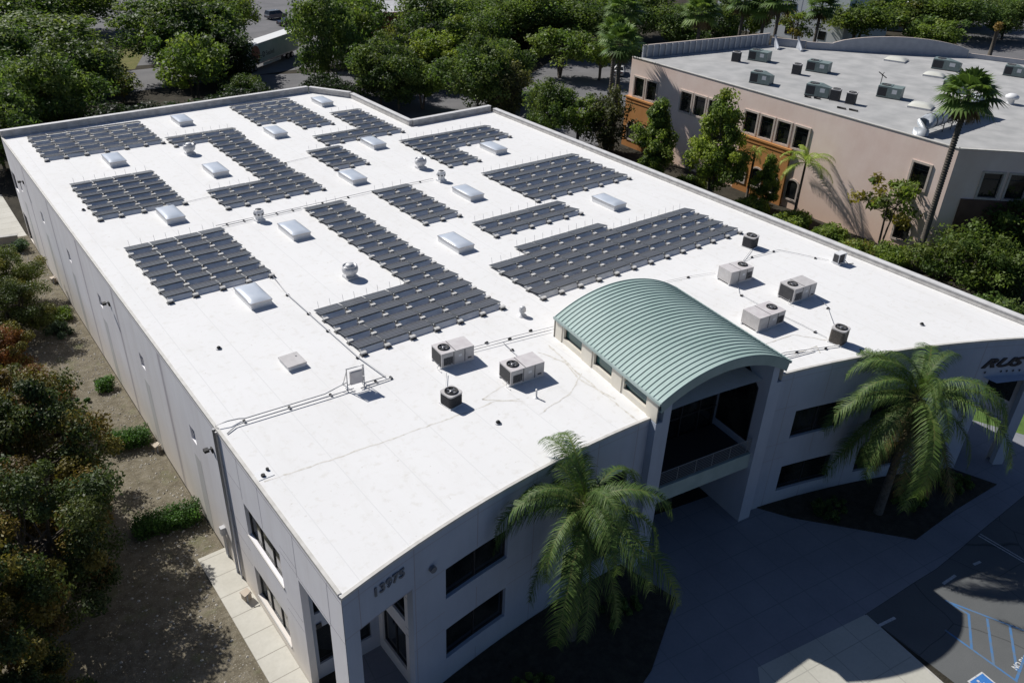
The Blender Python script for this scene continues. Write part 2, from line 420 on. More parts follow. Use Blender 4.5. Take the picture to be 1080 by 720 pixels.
for a, b in [((5.52,-59.83),(7.1,-60.12)),((12.61,-60.48),(14.11,-60.6)),((16.2,-60.85),(16.9,-61.0))]: strip(mb, a, b, .2, .0115)
strip(mb, (19.73,-59.6), (19.72,-62.8), .1, .0115); strip(mb, (19.44,-59.6), (19.47,-62.9), .1, .0115)
struct(mb.build('stall_marking', M['pale_line']))

def text_mesh(txt, size, extrude=0, shear=0, bold=0, spacing=1):
    cu = bpy.data.curves.new('lettering', 'FONT'); cu.body = txt; cu.size = size; cu.extrude = extrude; cu.shear = shear; cu.offset = bold; cu.space_character = spacing
    to = bpy.data.objects.new('lettering', cu); C.objects.link(to)
    me = bpy.data.meshes.new_from_object(to.evaluated_get(bpy.context.evaluated_depsgraph_get()))
    bpy.data.objects.remove(to); return me
me = text_mesh('NO PARKING', .46, 0, 0, .012); me.materials.clear(); me.materials.append(M['white_paint'])
struct(link('pavement_lettering', me, None, (9.5,-66.86,.012), radians(-3)))
# wheelchair symbol square
mb = MB()
def rot2(x, y, a): return (x*cos(a)-y*sin(a), x*sin(a)+y*cos(a))
def loc_quad(mb, x0, y0, x1, y1, z, m): mb.face([(x0,y0,z),(x1,y0,z),(x1,y1,z),(x0,y1,z)], m)
loc_quad(mb, 0,-1.6,1.45,0, 0, 0); loc_quad(mb, .1,-1.5,1.35,-.1, .003, 1)
for i in range(14):
    a0, a1 = radians(-160+20*i), radians(-140+20*i)
    mb.face([(.68+r_*cos(a), -.95+r_*sin(a), .006) for r_, a in ((.27,a0),(.36,a0),(.36,a1),(.27,a1))], 0)
mb.face([(.6+.09*cos(k*pi/5), -.32+.09*sin(k*pi/5), .006) for k in range(10)], 0)
loc_quad(mb, .55,-.82,.65,-.46, .006, 0); loc_quad(mb, .651,-.82,.9,-.73, .006, 0); loc_quad(mb, .901,-1.15,.99,-.73, .006, 0); loc_quad(mb, .651,-.62,.84,-.55, .006, 0)
struct(mb.build('pavement_symbol', [M['white_paint'], M['isa_blue']], None, (6.2,-65.42,.0105), radians(-8)))

# ------------------------------------------------------------------ office building
B = thing('office_building', 'long white two-storey office building with a flat white roof and curved front', 'building')
CX, CY, RR = -8.88, -121.47, 75.44
XL, XR = -26.04, 29.62
S0, S1 = -17.3115, 40.404
def PA(s, off=0):           # point on the curved front, off = inwards (towards +y)
    a = s/RR; return (CX + (RR+off)*sin(a), CY + (RR+off)*cos(a))
ARC = [PA(S0 + (S1-S0)*i/36) for i in range(37)]
back = [(29.62,15.6),(16.3,14.9),(16.3,31.2),(12.7,36.9),(-26.04,34.9)]
# roof sheet
mb = MB(); poly = ARC + back
cen = (0,-10)
mb.face([(x, y, H) for x, y in poly], 0)
mb.build('roof', M['roof'], B)

def wallgrid(mb, P, s0, s1, z0, z1, ops, m=0, mr=None, rev=.35, ds=None, extra=()):
    """wall along P(s, off) from s0..s1, z0..z1 with rectangular openings (s0,s1,z0,z1)"""
    ss = {s0, s1}; zz = {z0, z1}
    for o in ops: ss |= {max(s0,o[0]), min(s1,o[1])}; zz |= {max(z0,o[2]), min(z1,o[3])}
    if ds:
        n = int((s1-s0)/ds)
        for i in range(1, n): ss.add(s0+(s1-s0)*i/n)
    ss = sorted(ss); zz = sorted(zz)
    for a, b in zip(ss[:-1], ss[1:]):
        if b-a < 1e-5: continue
        pa, pb = P(a), P(b); qa, qb = P(a, rev), P(b, rev)
        for c, d in zip(zz[:-1], zz[1:]):
            sm, zm = (a+b)/2, (c+d)/2
            if any(o[0] < sm < o[1] and o[2] < zm < o[3] for o in ops): continue
            mb.face([(*pa,c),(*pb,c),(*pb,d),(*pa,d)], m)
        for o in ops:
            if o[0]-1e-6 <= a and b <= o[1]+1e-6:
                k = m if mr is None else mr
                if o[3] < z1: mb.face([(*pa,o[3]),(*pb,o[3]),(*qb,o[3]),(*qa,o[3])], k)
                if o[2] > z0: mb.face([(*pa,o[2]),(*pb,o[2]),(*qb,o[2]),(*qa,o[2])], k)
    for o in ops:
        k = m if mr is None else mr
        for s in (o[0], o[1]):
            if s <= s0 or s >= s1: continue
            mb.face([(*P(s),o[2]),(*P(s,rev),o[2]),(*P(s,rev),o[3]),(*P(s),o[3])], k)

def window(parent, P, o, depth, mulls=1, transom=None, fm='frame', gm='glass', fw=.07, ds=2.0, sill=None):
    """window part with frame bars and a pane sub-part"""
    s0, s1, z0, z1 = o
    mb = MB(); n = max(1, int((s1-s0)/ds)); 
    def bar(a, b, c, d, th=.07):
        k = max(1, int((b-a)/ds))
        for i in range(k):
            u0 = a+(b-a)*i/k; u1 = a+(b-a)*(i+1)/k
            f0, f1, g0, g1 = P(u0,depth-th), P(u1,depth-th), P(u0,depth), P(u1,depth)
            mb.face([(*f0,c),(*f1,c),(*f1,d),(*f0,d)]); mb.face([(*f0,d),(*f1,d),(*g1,d),(*g0,d)]); mb.face([(*f0,c),(*f1,c),(*g1,c),(*g0,c)])
        f0, g0 = P(a,depth-th), P(a,depth); mb.face([(*f0,c),(*f0,d),(*g0,d),(*g0,c)])
        f0, g0 = P(b,depth-th), P(b,depth); mb.face([(*f0,c),(*f0,d),(*g0,d),(*g0,c)])
    bar(s0, s1, z0, z0+fw); bar(s0, s1, z1-fw, z1); bar(s0, s0+fw, z0+fw, z1-fw); bar(s1-fw, s1, z0+fw, z1-fw)
    for i in range(1, mulls+1):
        c = s0+(s1-s0)*i/(mulls+1); bar(c-fw/2, c+fw/2, z0+fw, z1-fw)
    if transom: bar(s0+fw, s1-fw, transom-fw/2, transom+fw/2, .06)
    f = mb.build('window', M[fm], parent)
    mb = MB()
    for i in range(n):
        a, b = P(s0+(s1-s0)*i/n, depth-.004), P(s0+(s1-s0)*(i+1)/n, depth-.004)
        mb.face([(*a,z0),(*b,z0),(*b,z1),(*a,z1)])
    mb.build('pane', M[gm], f)
    if sill:
        mb = MB(); a, b = P(s0-.05,-.06), P(s1+.05,-.06); c, d = P(s1+.05,.3), P(s0-.05,.3)
        mb.prism([a,b,c,d], z0-.1, z0-.004); mb.build('sill', M[sill], f)
    return f

# curved front wall
EN = (5.4, 16.45, -1, H)                     # entrance gap
win_ops = [(-10.6,-5.95,6.9,9.2),(-10.6,-5.95,1.95,4.45),(-1.2,3.8,6.5,8.9),(-1.2,3.8,1.6,4.1),(18.68,23.3,6.25,8.7),(18.68,23.55,1.2,3.6),(26.0,30.5,6.25,8.8),(26.0,30.5,1.2,3.6)]
ops_front = [(-16.4,-12.93,-1,9.42),(35.95,39.5,-1,9.0), EN] + win_ops
mb = MB()
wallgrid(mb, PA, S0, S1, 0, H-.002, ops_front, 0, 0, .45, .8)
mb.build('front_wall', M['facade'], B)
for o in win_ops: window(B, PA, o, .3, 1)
# reveal grooves on the front wall (thin dark recess strips standing 2 mm proud)
mb = MB()
def groove(P, a, b, z0, z1, off=-.004, gm='reveal'):
    k = max(1, int(abs(b-a)/.8))
    for i in range(k):
        if i == 0: mb = MB()
        p, q = P(a+(b-a)*i/k, off), P(a+(b-a)*(i+1)/k, off); mb.face([(*p,z0),(*q,z0),(*q,z1),(*p,z1)])
    mb.build('wall_reveal', M[gm], B)
for s in (-16.3,-12.75,-8.3,-3.9,1.0,4.2,17.6,21.0,25.0,31.2,34.6): 
    lo = 9.45 if -17 < s < -12.8 else 0
    for z0, z1 in ((9.3,12.2),(4.5,6.2),(0,1.1)) if abs(s+8.3) < .1 or abs(s-21) < .1 or abs(s-1) < .1 else ((lo,12.2),):
        groove(PA, s-.025, s+.025, z0, z1)
for a, b in ((-12.9,-10.7),(-5.9,-1.3),(16.6,18.6),(23.7,25.9)):
    for z in (9.25,6.0,4.6): groove(PA, a, b, z-.02, z+.02, -.005)
groove(PA, S0, -12.9, 9.44, 9.48, -.005); groove(PA, S0+.02, 5.3, 11.75, 11.785, -.005); groove(PA, 16.6, 40.3, 11.75, 11.785, -.005)


# left wall
def PL(s, off=0): return (XL+off, -s)         # s = -y
sL0, sL1 = -34.9, 47.95
side_ops = [(42.62,46.3,-1,8.9),(35.1,40.2,6.2,8.75),(35.1,40.0,1.0,3.6)]
rec = []
for s in (-29.2,-18.45,-7.3,3.5,15.2,26.3): rec.append((s-.5,s+.5,7.7,8.85))
back_ops = [(-34.6,-32.4,6.4,8.6),(-34.5,-32.2,.05,3.5)]
mb = MB()
wallgrid(mb, PL, sL0, sL1, 0, H-.002, side_ops+rec+back_ops, 0, 0, .42, None)
mb.build('side_wall', M['wall'], B)
for o in side_ops[1:3]: window(B, PL, o, .28, 2, gm='reflection_glass', sill='lightframe')
for o in back_ops: window(B, PL, o, .2, 1)
for i, o in enumerate(rec):
    mb = MB(); z0 = max(0, o[2]); mb.face([(*PL(o[0],.16),z0),(*PL(o[1],.16),z0),(*PL(o[1],.16),o[3]),(*PL(o[0],.16),o[3])])
    mb.build('recess_panel', M['strip'], B)
for s in (-29.2,-18.45,-7.3,3.5,15.2,26.3): groove(PL, s-.6, s+.6, .02, 6.4, -.008, 'stripe')
mb = MB()
for s in (-24.5,-13.1,-1.9,9.4,20.9): 
    groove(PL, s-.3, s+.3, .01, 11.87, -.006, 'joint_band'); groove(PL, s-.04, s+.04, .01, 11.86, -.009)
for s in (31.9,35.0,38.0,42.5,46.4): groove(PL, s-.025, s+.025, 8.95 if s > 33 else 0, 12.0)
for z in (9.6,6.05,4.7,3.35): groove(PL, 31.9, 34.9, z-.02, z+.02, -.005)
for z in (9.6,5.5,4.7): groove(PL, 40.4, 42.5, z-.02, z+.02, -.005)
groove(PL, -34.8, 47.9, 11.88, 11.92, -.005); groove(PL, 40.3, 47.9, 9.1, 9.14, -.006)
# other outer walls
mb = MB()
def seg(a, b, z0, z1): mb.face([(*a,z0),(*b,z0),(*b,z1),(*a,z1)])
bk = [(29.62,PA(S1)[1]),(29.62,15.6),(16.3,14.9),(16.3,31.2),(12.7,36.9),(-26.04,34.9)]
for a, b in zip(bk[1:-1], bk[2:]): seg(a, b, 0, H-.002)
mb.build('rear_wall', M['wall'], B)
def PR(s, off=0): return (XR-off, s)
mb = MB(); wallgrid(mb, PR, -56.3, 15.6, 0, H-.002, [(-55.4,-51.6,-1,3.9)], 0, 0, .45)
mb.build('right_wall', M['wall'], B)
mb = MB(); mb.face([(XR-.5,-55.4,5.9),(XR-.5,-51.2,5.9),(XR-.5,-51.2,8.9),(XR-.5,-55.4,8.9)]); mb.build('window', M['glass'], B)

# parapet around the back and right sides, cap on top
def parapet(a, b, h, t=.5, name='parapet'):
    dx, dy = b[0]-a[0], b[1]-a[1]; L = hypot(dx, dy); nx, ny = -dy/L, dx/L      # outward is on the left of a->b
    mb = MB(); mb.prism([(a[0],a[1]),(b[0],b[1]),(b[0]+nx*t,b[1]+ny*t),(a[0]+nx*t,a[1]+ny*t)], H-.4, H+h, 0)
    mb.prism([(a[0]-nx*.06,a[1]-ny*.06),(b[0]-nx*.06,b[1]-ny*.06),(b[0]+nx*(t+.06),b[1]+ny*(t+.06)),(a[0]+nx*(t+.06),a[1]+ny*(t+.06))], H+h+.003, H+h+.07, 1)
    mb.prism([(a[0]-nx*.03,a[1]-ny*.03),(b[0]-nx*.03,b[1]-ny*.03),(b[0]-nx*.003,b[1]-ny*.003),(a[0]-nx*.003,a[1]-ny*.003)], H+.05, H+h*.55, 0)
    return mb.build(name, [M['parapet'], M['parapet_top']], B)
for a, b, h in [((-26.0,34.6),(12.65,36.6),.74),((12.72,36.55),(16.25,31.15),.70),((16.3,31.05),(16.3,15.5),.62),((16.85,15.3),(29.4,15.9),.66),((29.3,15.3),(29.3,-56.1),.46)]:
    parapet(a, b, h)
# low coping along the left and front roof edges
mb = MB()
for a, b in zip(ARC[:-1], ARC[1:]):
    sx = (a[0]+b[0])/2
    if -3.8 < sx < 6.9: continue
    va, vb = Vector((a[0]-CX, a[1]-CY)).normalized(), Vector((b[0]-CX, b[1]-CY)).normalized()
    mb.prism([(a[0]-va.x*.03,a[1]-va.y*.03),(b[0]-vb.x*.03,b[1]-vb.y*.03),(b[0]+vb.x*.16,b[1]+vb.y*.16),(a[0]+va.x*.16,a[1]+va.y*.16)], H-.12, H+.05, 0)
mb.box(XL-.035,-47.7,H-.12,XL+.16,34.5,H+.052)
mb.build('coping', M['coping'], B)

# corner portico at the left end
mb = MB()
px0, px1, py0, py1 = XL+.45, -21.35, -47.0, -42.3
def PBk(s, off=0): return (s, py1+off)
wallgrid(mb, PBk, px0-.4, px1, 0, 9.42, [(-25.3,-21.9,5.4,8.6),(-25.3,-21.9,1.2,4.2)], 0, 0, .25)
def PSd(s, off=0): return (px1+off, s)
wallgrid(mb, PSd, -46.75, py1, 0, 9.42, [(-45.5,-42.75,5.2,8.9),(-45.5,-42.75,1.0,4.1)], 1, 1, .25)
mb.face([(*PA(-17.1,.44),9.43),(*PA(-15,.44),9.43),(*PA(-12.6,.44),9.43),(px1+.05,py1,9.43),(px0-.4,py1,9.43)], 0)
mb.build('portico_recess', [M['facade'], M['wall']], B)
window(B, PBk, (-25.3,-21.9,5.4,8.6), .2, 1); window(B, PBk, (-25.3,-21.9,1.2,4.2), .2, 1); window(B, PSd, (-45.5,-42.75,5.2,8.9), .2, 1); window(B, PSd, (-45.5,-42.75,1.0,4.1), .2, 1)
mb = MB()
for z in (7.9,7.3,4.9,4.3): mb.face([(px1-.005,-46.7,z-.025),(px1-.005,-45.56,z-.025),(px1-.005,-45.56,z+.025),(px1-.005,-46.7,z+.025)])
mb.build('wall_reveal', M['reveal'], B)
mb = MB(); mb.box(px0+.3,-42.34,4.3,px0+.62,-42.30-.003-.12,4.62); mb.build('junction_box', M['frame'], B)
# corner portico at the right end: open to the side, grass visible behind
mb = MB()
ry1 = -50.8
def PRb(s, off=0): return (s, ry1+off-(s-25)*.15)
wallgrid(mb, PRb, 25.2, 29.2, 0, 9.02, [(25.5,29.0,5.9,8.9),(25.5,29.0,.3,4.1)], 0, 0, .25)
mb.face([(25.2,-55.2,9.02),(29.2,-57,9.02),(29.2,ry1,9.02),(25.2,ry1,9.02)])
a_, b_ = PA(35.95,.1), PA(35.95,5.0); mb.face([(*a_,0),(*b_,0),(*b_,9.02),(*a_,9.02)])
mb.build('portico_recess', M['facade'], B)
window(B, PRb, (25.5,29.0,5.9,8.9), .2, 1); window(B, PRb, (25.5,29.0,.3,4.1), .2, 1)
# spandrel beam between the columns of the right portico
mb = MB(); p0, p1, p2, p3 = PA(36.0,2.6), PA(39.8,2.6), PA(39.8,3.1), PA(36.0,3.1)
mb.prism([p0,p1,p2,p3], 4.4, 5.9, 0, bottom=True); mb.build('portico_beam', M['facade'], B)

# house number and sign lettering on the front
def text_on_arc(txt, s, z, size, m, name, extrude=.03, shear=0, bold=.01, spacing=1.0, sx=1.0):
    me = text_mesh(txt, size, extrude, shear, bold, spacing); me.materials.clear(); me.materials.append(m)
    n = len(me.vertices); co_ = np.empty(n*3); me.vertices.foreach_get('co', co_); co_ = co_.reshape(-1,3)
    out = np.empty_like(co_)
    for i, (x, y, zz) in enumerate(co_):
        p = PA(s + x*sx, -.05-zz); out[i] = (p[0], p[1], z+y)
    me.vertices.foreach_set('co', out.ravel()); me.update()
    return link(name, me, B)
text_on_arc('13975', -15.5, 10.92, .80, M['number'], 'house_number', bold=.022, spacing=1.06)
text_on_arc('RUS', 34.75, 9.93, 1.05, M['letter'], 'sign_lettering', .05, .45, .035, 1.0, 1.75)
mb = MB()
for s in (35.3,36.7,37.2,37.75,38.3,38.85,39.4):
    c = PA(s, -.05); a = PA(s+.09, -.05); dx, dy = a[0]-c[0], a[1]-c[1]
    mb.face([(c[0]+dx*cos(k*pi/4), c[1]+dy*cos(k*pi/4), 9.47+.1*sin(k*pi/4)) for k in range(8)])
mb.build('sign_dot', M['letter'], B)
# round lamp on the front, wall lamps on the side
mb = MB(); p = PA(-11.6, -.02)
mb.tube([(p[0],p[1],10.05),(p[0]+.02,p[1]-.22,10.05)], .2, 14); mb.build('wall_lamp', M['number'], B)
for y in (-7.5, 25.9, -30.55):
    mb = MB(); mb.box(XL-.1,y-.14,9.6,XL-.012,y+.14,9.95); mb.tube([(XL-.08,y,9.85),(XL-.3,y,9.92)], .04, 6); mb.box(XL-.55,y-.17,9.8,XL-.25,y+.17,9.98)
    mb.build('wall_lamp', M['black'], B)
# riser conduits at the left wall
mb = MB()
mb.tube([(XL-.1,-31.95,H-.05),(XL-.12,-31.95,3.6),(XL-.12,-31.75,3.0),(XL-.12,-31.6,.1)], .1, 8); mb.build('riser_conduit', M['pipe'], B)
mb = MB(); mb.tube([(XL-.08,-32.25,H-.1),(XL-.1,-32.25,.1)], .06, 8); mb.build('riser_conduit', M['pipe_white'], B)
mb = MB(); mb.tube([(XL-.1,-29.9,.0),(XL-.1,-29.9,2.6)], .07, 8); mb.tube([(XL-.1,-29.55,.0),(XL-.1,-29.55,2.2)], .05, 8); mb.box(XL-.35,-30.1,2.3,XL-.01,-29.75,2.9); mb.build('riser_conduit', M['pipe'], B)
# roof lap seams with dirt
random.seed(3)
def wavy(pts, wdt, mb, z=H+.004):
    P = []
    for (a, b) in zip(pts[:-1], pts[1:]):
        n = max(2, int(hypot(b[0]-a[0], b[1]-a[1])/.35))
        for i in range(n):
            t = i/n; P.append((a[0]+(b[0]-a[0])*t+random.uniform(-.05,.05), a[1]+(b[1]-a[1])*t+random.uniform(-.05,.05)))
    P.append(pts[-1])
    for a, b in zip(P[:-1], P[1:]):
        dx, dy = b[0]-a[0], b[1]-a[1]; L = hypot(dx, dy)+1e-6; ww = wdt*random.uniform(.4,1.5)/2; nx, ny = -dy/L*ww, dx/L*ww
        mb.face([(a[0]-nx,a[1]-ny,z),(b[0]-nx,b[1]-ny,z),(b[0]+nx,b[1]+ny,z),(a[0]+nx,a[1]+ny,z)])
for k_, (pts, wd_) in enumerate([([(-25.6,-38.2),(-21.5,-38.6),(-17.5,-38.9),(-14,-39.1),(-10.6,-39.25),(-9.2,-39.9)], .10), ([(-9.2,-40.2),(-11.2,-38.6),(-8.4,-37.9)], .09), ([(-9.2,-41.9),(-6.2,-41.3),(-3.9,-39.9)], .08),
    ([(-4.6,-36.1),(-3.9,-38.2),(-4.5,-40.5),(-4.1,-43.4)], .13), ([(-3.4,-35.8),(-4.1,-40.0),(-4.6,-45.9)], .12), ([(8.4,-44.3),(12.8,-44.9),(14.8,-47.6)], .09), ([(10.5,-46.6),(12.8,-46.9),(12.2,-47.6)], .08)]):
    mb = MB(); wavy(pts, wd_, mb, H+.004+.0015*k_); mb.build('roof_seam', M['dirtline'], B)
# scupper at the left edge
mb = MB(); mb.box(XL+.2,-38.0,H+.002,XL+1.1,-37.2,H+.03,0); mb.tube([(XL+.55,-37.75,H+.02),(XL+.55,-37.75,H+.14)], .12, 10, 1); mb.tube([(XL+.95,-37.4,H+.02),(XL+.95,-37.4,H+.16)], .09, 10, 1)
mb.build('roof_drain', [M['curb'], M['black']], B)

# ------- barrel vaulted entrance, in its own frame
O = Vector((-3.92,-46.81,0)); dv = Vector((.9908,-.1353,0)); av = Vector((.1353,.9908,0))
VW, VL, SP, RISE = 10.94, 11.9, 13.98, 1.60
def VP(u_, w_, z_): q = O + dv*u_ + av*w_; return (q.x, q.y, z_)
RV = ((VW/2)**2 + RISE**2)/(2*RISE)
def vz(u_, off=0):
    return SP + RISE - RV + sqrt(max(0, (RV+off)**2 - (u_-VW/2)**2))
def varc(off, n=28, inset=0):
    return [(inset+(VW-2*inset)*i/n, vz(inset+(VW-2*inset)*i/n, off)) for i in range(n+1)]
E_ = B
mb = MB(); n = 28; top = varc(0, n)
for (a, b) in zip(top[:-1], top[1:]):
    mb.face([VP(a[0],-.25,a[1]), VP(b[0],-.25,b[1]), VP(b[0],VL,b[1]), VP(a[0],VL,a[1])], 0, True)
ns = 30
for k in range(ns+1):
    wq = -.2 + (VL+.15)*k/ns; hw = .028; hh = .06
    for (a, b) in zip(top[:-1], top[1:]):
        A = [VP(a[0],wq-hw,a[1]), VP(b[0],wq-hw,b[1]), VP(b[0],wq+hw,b[1]), VP(a[0],wq+hw,a[1])]
        T = [VP(a[0],wq-hw,a[1]+hh), VP(b[0],wq-hw,b[1]+hh), VP(b[0],wq+hw,b[1]+hh), VP(a[0],wq+hw,a[1]+hh)]
        mb.face(T, 0); mb.face([A[0],A[1],T[1],T[0]], 0); mb.face([A[3],A[2],T[2],T[3]], 0)
mb.build('vault_roof', M['green'], E_)
# arched front fascia and soffit
mb = MB(); bot = varc(-.72, n, .15)
for i in range(n):
    a, b, c, d = top[i], top[i+1], bot[i+1], bot[i]
    mb.face([VP(d[0],-.22,d[1]), VP(c[0],-.22,c[1]), VP(b[0],-.22,b[1]-.01), VP(a[0],-.22,a[1]-.01)])
    mb.face([VP(d[0],-.22,d[1]), VP(c[0],-.22,c[1]), VP(c[0],5.0,c[1]), VP(d[0],5.0,d[1])])
mb.build('vault_fascia', M['greendark'], E_)
mb = MB()
for i in range(n):
    a, b = top[i], top[i+1]
    mb.face([VP(a[0],VL-.02,H), VP(b[0],VL-.02,H), VP(b[0],VL-.02,b[1]-.01), VP(a[0],VL-.02,a[1]-.01)])
mb.build('vault_rear_wall', M['cream'], E_)
# eaves trim
for u0, u1 in ((-.12,.02),(VW-.02,VW+.12)):
    mb = MB()
    P8 = [VP(u0,-.26,SP-.14),VP(u1,-.26,SP-.14),VP(u1,VL,SP-.14),VP(u0,VL,SP-.14),VP(u0,-.26,SP+.03),VP(u1,-.26,SP+.03),VP(u1,VL,SP+.03),VP(u0,VL,SP+.03)]
    for f in ((0,1,5,4),(1,2,6,5),(2,3,7,6),(3,0,4,7),(4,5,6,7),(3,2,1,0)): mb.face([P8[k] for k in f])
    mb.build('eave_trim', M['greendark'], E_)
# clerestory walls with three windows each
for side, uu, dd in (('l', .12, 1), ('r', VW-.12, -1)):
    def PV(s, off=0, uu=uu, dd=dd): q = O + dv*(uu+dd*off) + av*s; return (q.x, q.y)
    ops = [(8.5,10.75,12.72,13.62),(4.95,7.0,12.72,13.62),(1.25,3.6,12.76,13.62)]
    mb = MB(); wallgrid(mb, PV, .02, VL-.1, H-.3, SP-.12, ops, 0, 0, .3); mb.build('clerestory_wall', M['cream'], E_)
    for o in ops: window(E_, PV, o, .25, 0, gm='teal_glass', fw=.05)
# pilasters between clerestory windows
mb = MB()
for w0, w1 in ((.06,1.05),(3.8,4.75),(7.2,8.3),(10.95,VL-.12)):
    mb = MB(); q = [VP(.06,w0,0),VP(.118,w0,0),VP(.118,w1,0),VP(.06,w1,0)]; mb.prism([(a[0],a[1]) for a in q][::-1], H, SP-.14); mb.build('clerestory_pilaster', M['cream'], E_)
# piers
for u0, u1 in ((.05,1.15),(VW-1.15,VW-.05)):
    mb = MB(); q = [VP(u0,.0,0),VP(u1,.0,0),VP(u1,4.9,0),VP(u0,4.9,0)]; mb.prism([(a[0],a[1]) for a in q], 0, H-.05)
    uc0, uc1 = (u0+.5, u1) if u0 < 5 else (u0, u1-.5); q = [VP(uc0,.001,0),VP(uc1,.001,0),VP(uc1,4.88,0),VP(uc0,4.88,0)]; mb.prism([(a[0],a[1]) for a in q], H-.05, SP-.15)
    mb.build('entrance_pier', M['facade'], E_)
# recessed glass wall, mullions, inner floor, balcony
mb = MB(); gw = 4.4
for i in range(16):
    u0, u1 = 1.15+8.64*i/16, 1.15+8.64*(i+1)/16
    mb.face([VP(u0,gw,0), VP(u1,gw,0), VP(u1,gw,min(vz(u1,-.73),15)), VP(u0,gw,min(vz(u0,-.73),15))])
cw = mb.build('curtain_wall', M['glass'], E_)
mb = MB()
for u_ in (1.3,3.0,4.7,6.4,8.1,9.6):
    q = [VP(u_-.05,gw-.14,0),VP(u_+.05,gw-.14,0),VP(u_+.05,gw-.01,0),VP(u_-.05,gw-.01,0)]; mb.prism([(a[0],a[1]) for a in q], 0, vz(u_,-.75)-.02)
for z in (3.2,7.9,10.4,12.6):
    q = [VP(1.16,gw-.12,0),VP(9.78,gw-.12,0),VP(9.78,gw-.012,0),VP(1.16,gw-.012,0)]; mb.prism([(a[0],a[1]) for a in q], z, z+.09, bottom=True)
mb.build('mullion', M['frame'], cw)
mb = MB(); q = [VP(1.155,.3,0),VP(VW-1.155,.3,0),VP(VW-1.155,gw-.15,0),VP(1.155,gw-.15,0)]
mb.prism([(a[0],a[1]) for a in q], 5.0, 6.28, 0, bottom=True)
q = [VP(1.155,.5,0),VP(VW-1.155,.5,0),VP(VW-1.155,gw-.15,0),VP(1.155,gw-.15,0)]; mb.prism([(a[0],a[1]) for a in q], 6.283, 6.3, 1)
bal = mb.build('balcony', [M['greendark'], M['frame']], E_)
mb = MB(); uq = VW-1.156; mb.face([VP(uq,.9,6.9),VP(uq,4.2,6.9),VP(uq,4.2,12.0),VP(uq,2.4,13.0),VP(uq,.9,11.5)]); wq_ = mb.build('window', M['frame'], E_)
mb = MB(); uq = VW-1.164; mb.face([VP(uq,1.0,7.0),VP(uq,4.1,7.0),VP(uq,4.1,11.9),VP(uq,2.4,12.85),VP(uq,1.0,11.4)]); mb.build('pane', M['glass'], wq_)
mb = MB(); uq = 1.156; mb.face([VP(uq,.9,6.9),VP(uq,4.2,6.9),VP(uq,4.2,13.0),VP(uq,.9,13.0)]); mb.build('window', M['glass'], E_)
mb = MB()
for k in range(8):
    z = 6.42+k*.15; mb.tube([VP(1.16,.45,z), VP(VW-1.16,.45,z)], .022 if k < 7 else .04, 6)
for u_ in (1.5,3.1,4.7,6.2,7.8,9.4): mb.tube([VP(u_,.45,6.3), VP(u_,.45,7.5)], .03, 6)
mb.build('railing', M['rail'], bal)
mb = MB(); q = [VP(4.2,gw-.5,0),VP(6.6,gw-.5,0),VP(6.6,gw-.2,0),VP(4.2,gw-.2,0)]; mb.prism([(a[0],a[1]) for a in q], 0, 2.6); mb.build('entrance_door', M['frame'], E_)

# ------------------------------------------------------------------ planters and hard details near the facade
mb = MB()
pl = [PA(17.2,-.01),(9.5,-50.3),(15.13,-57.06),(20.89,-57.17),(26.5,-57.6)] + [PA(s,-.01) for s in (35.5,33,30,27,24,21,19)]
mb.prism(pl, .0, .09); struct(mb.build('planter_bed', M['mulch']))
mb = MB()
pl = [PA(4.4,-.01),(-3.6,-50.5),(-9,-53.5),(-14,-55),(-19,-56),(-22.2,-55),(-22.0,-48.2)] + [PA(s,-.01) for s in (-12.5,-10,-7,-4,-1,2)]
mb.prism(pl, 0, .092); struct(mb.build('planter_bed', M['mulch']))

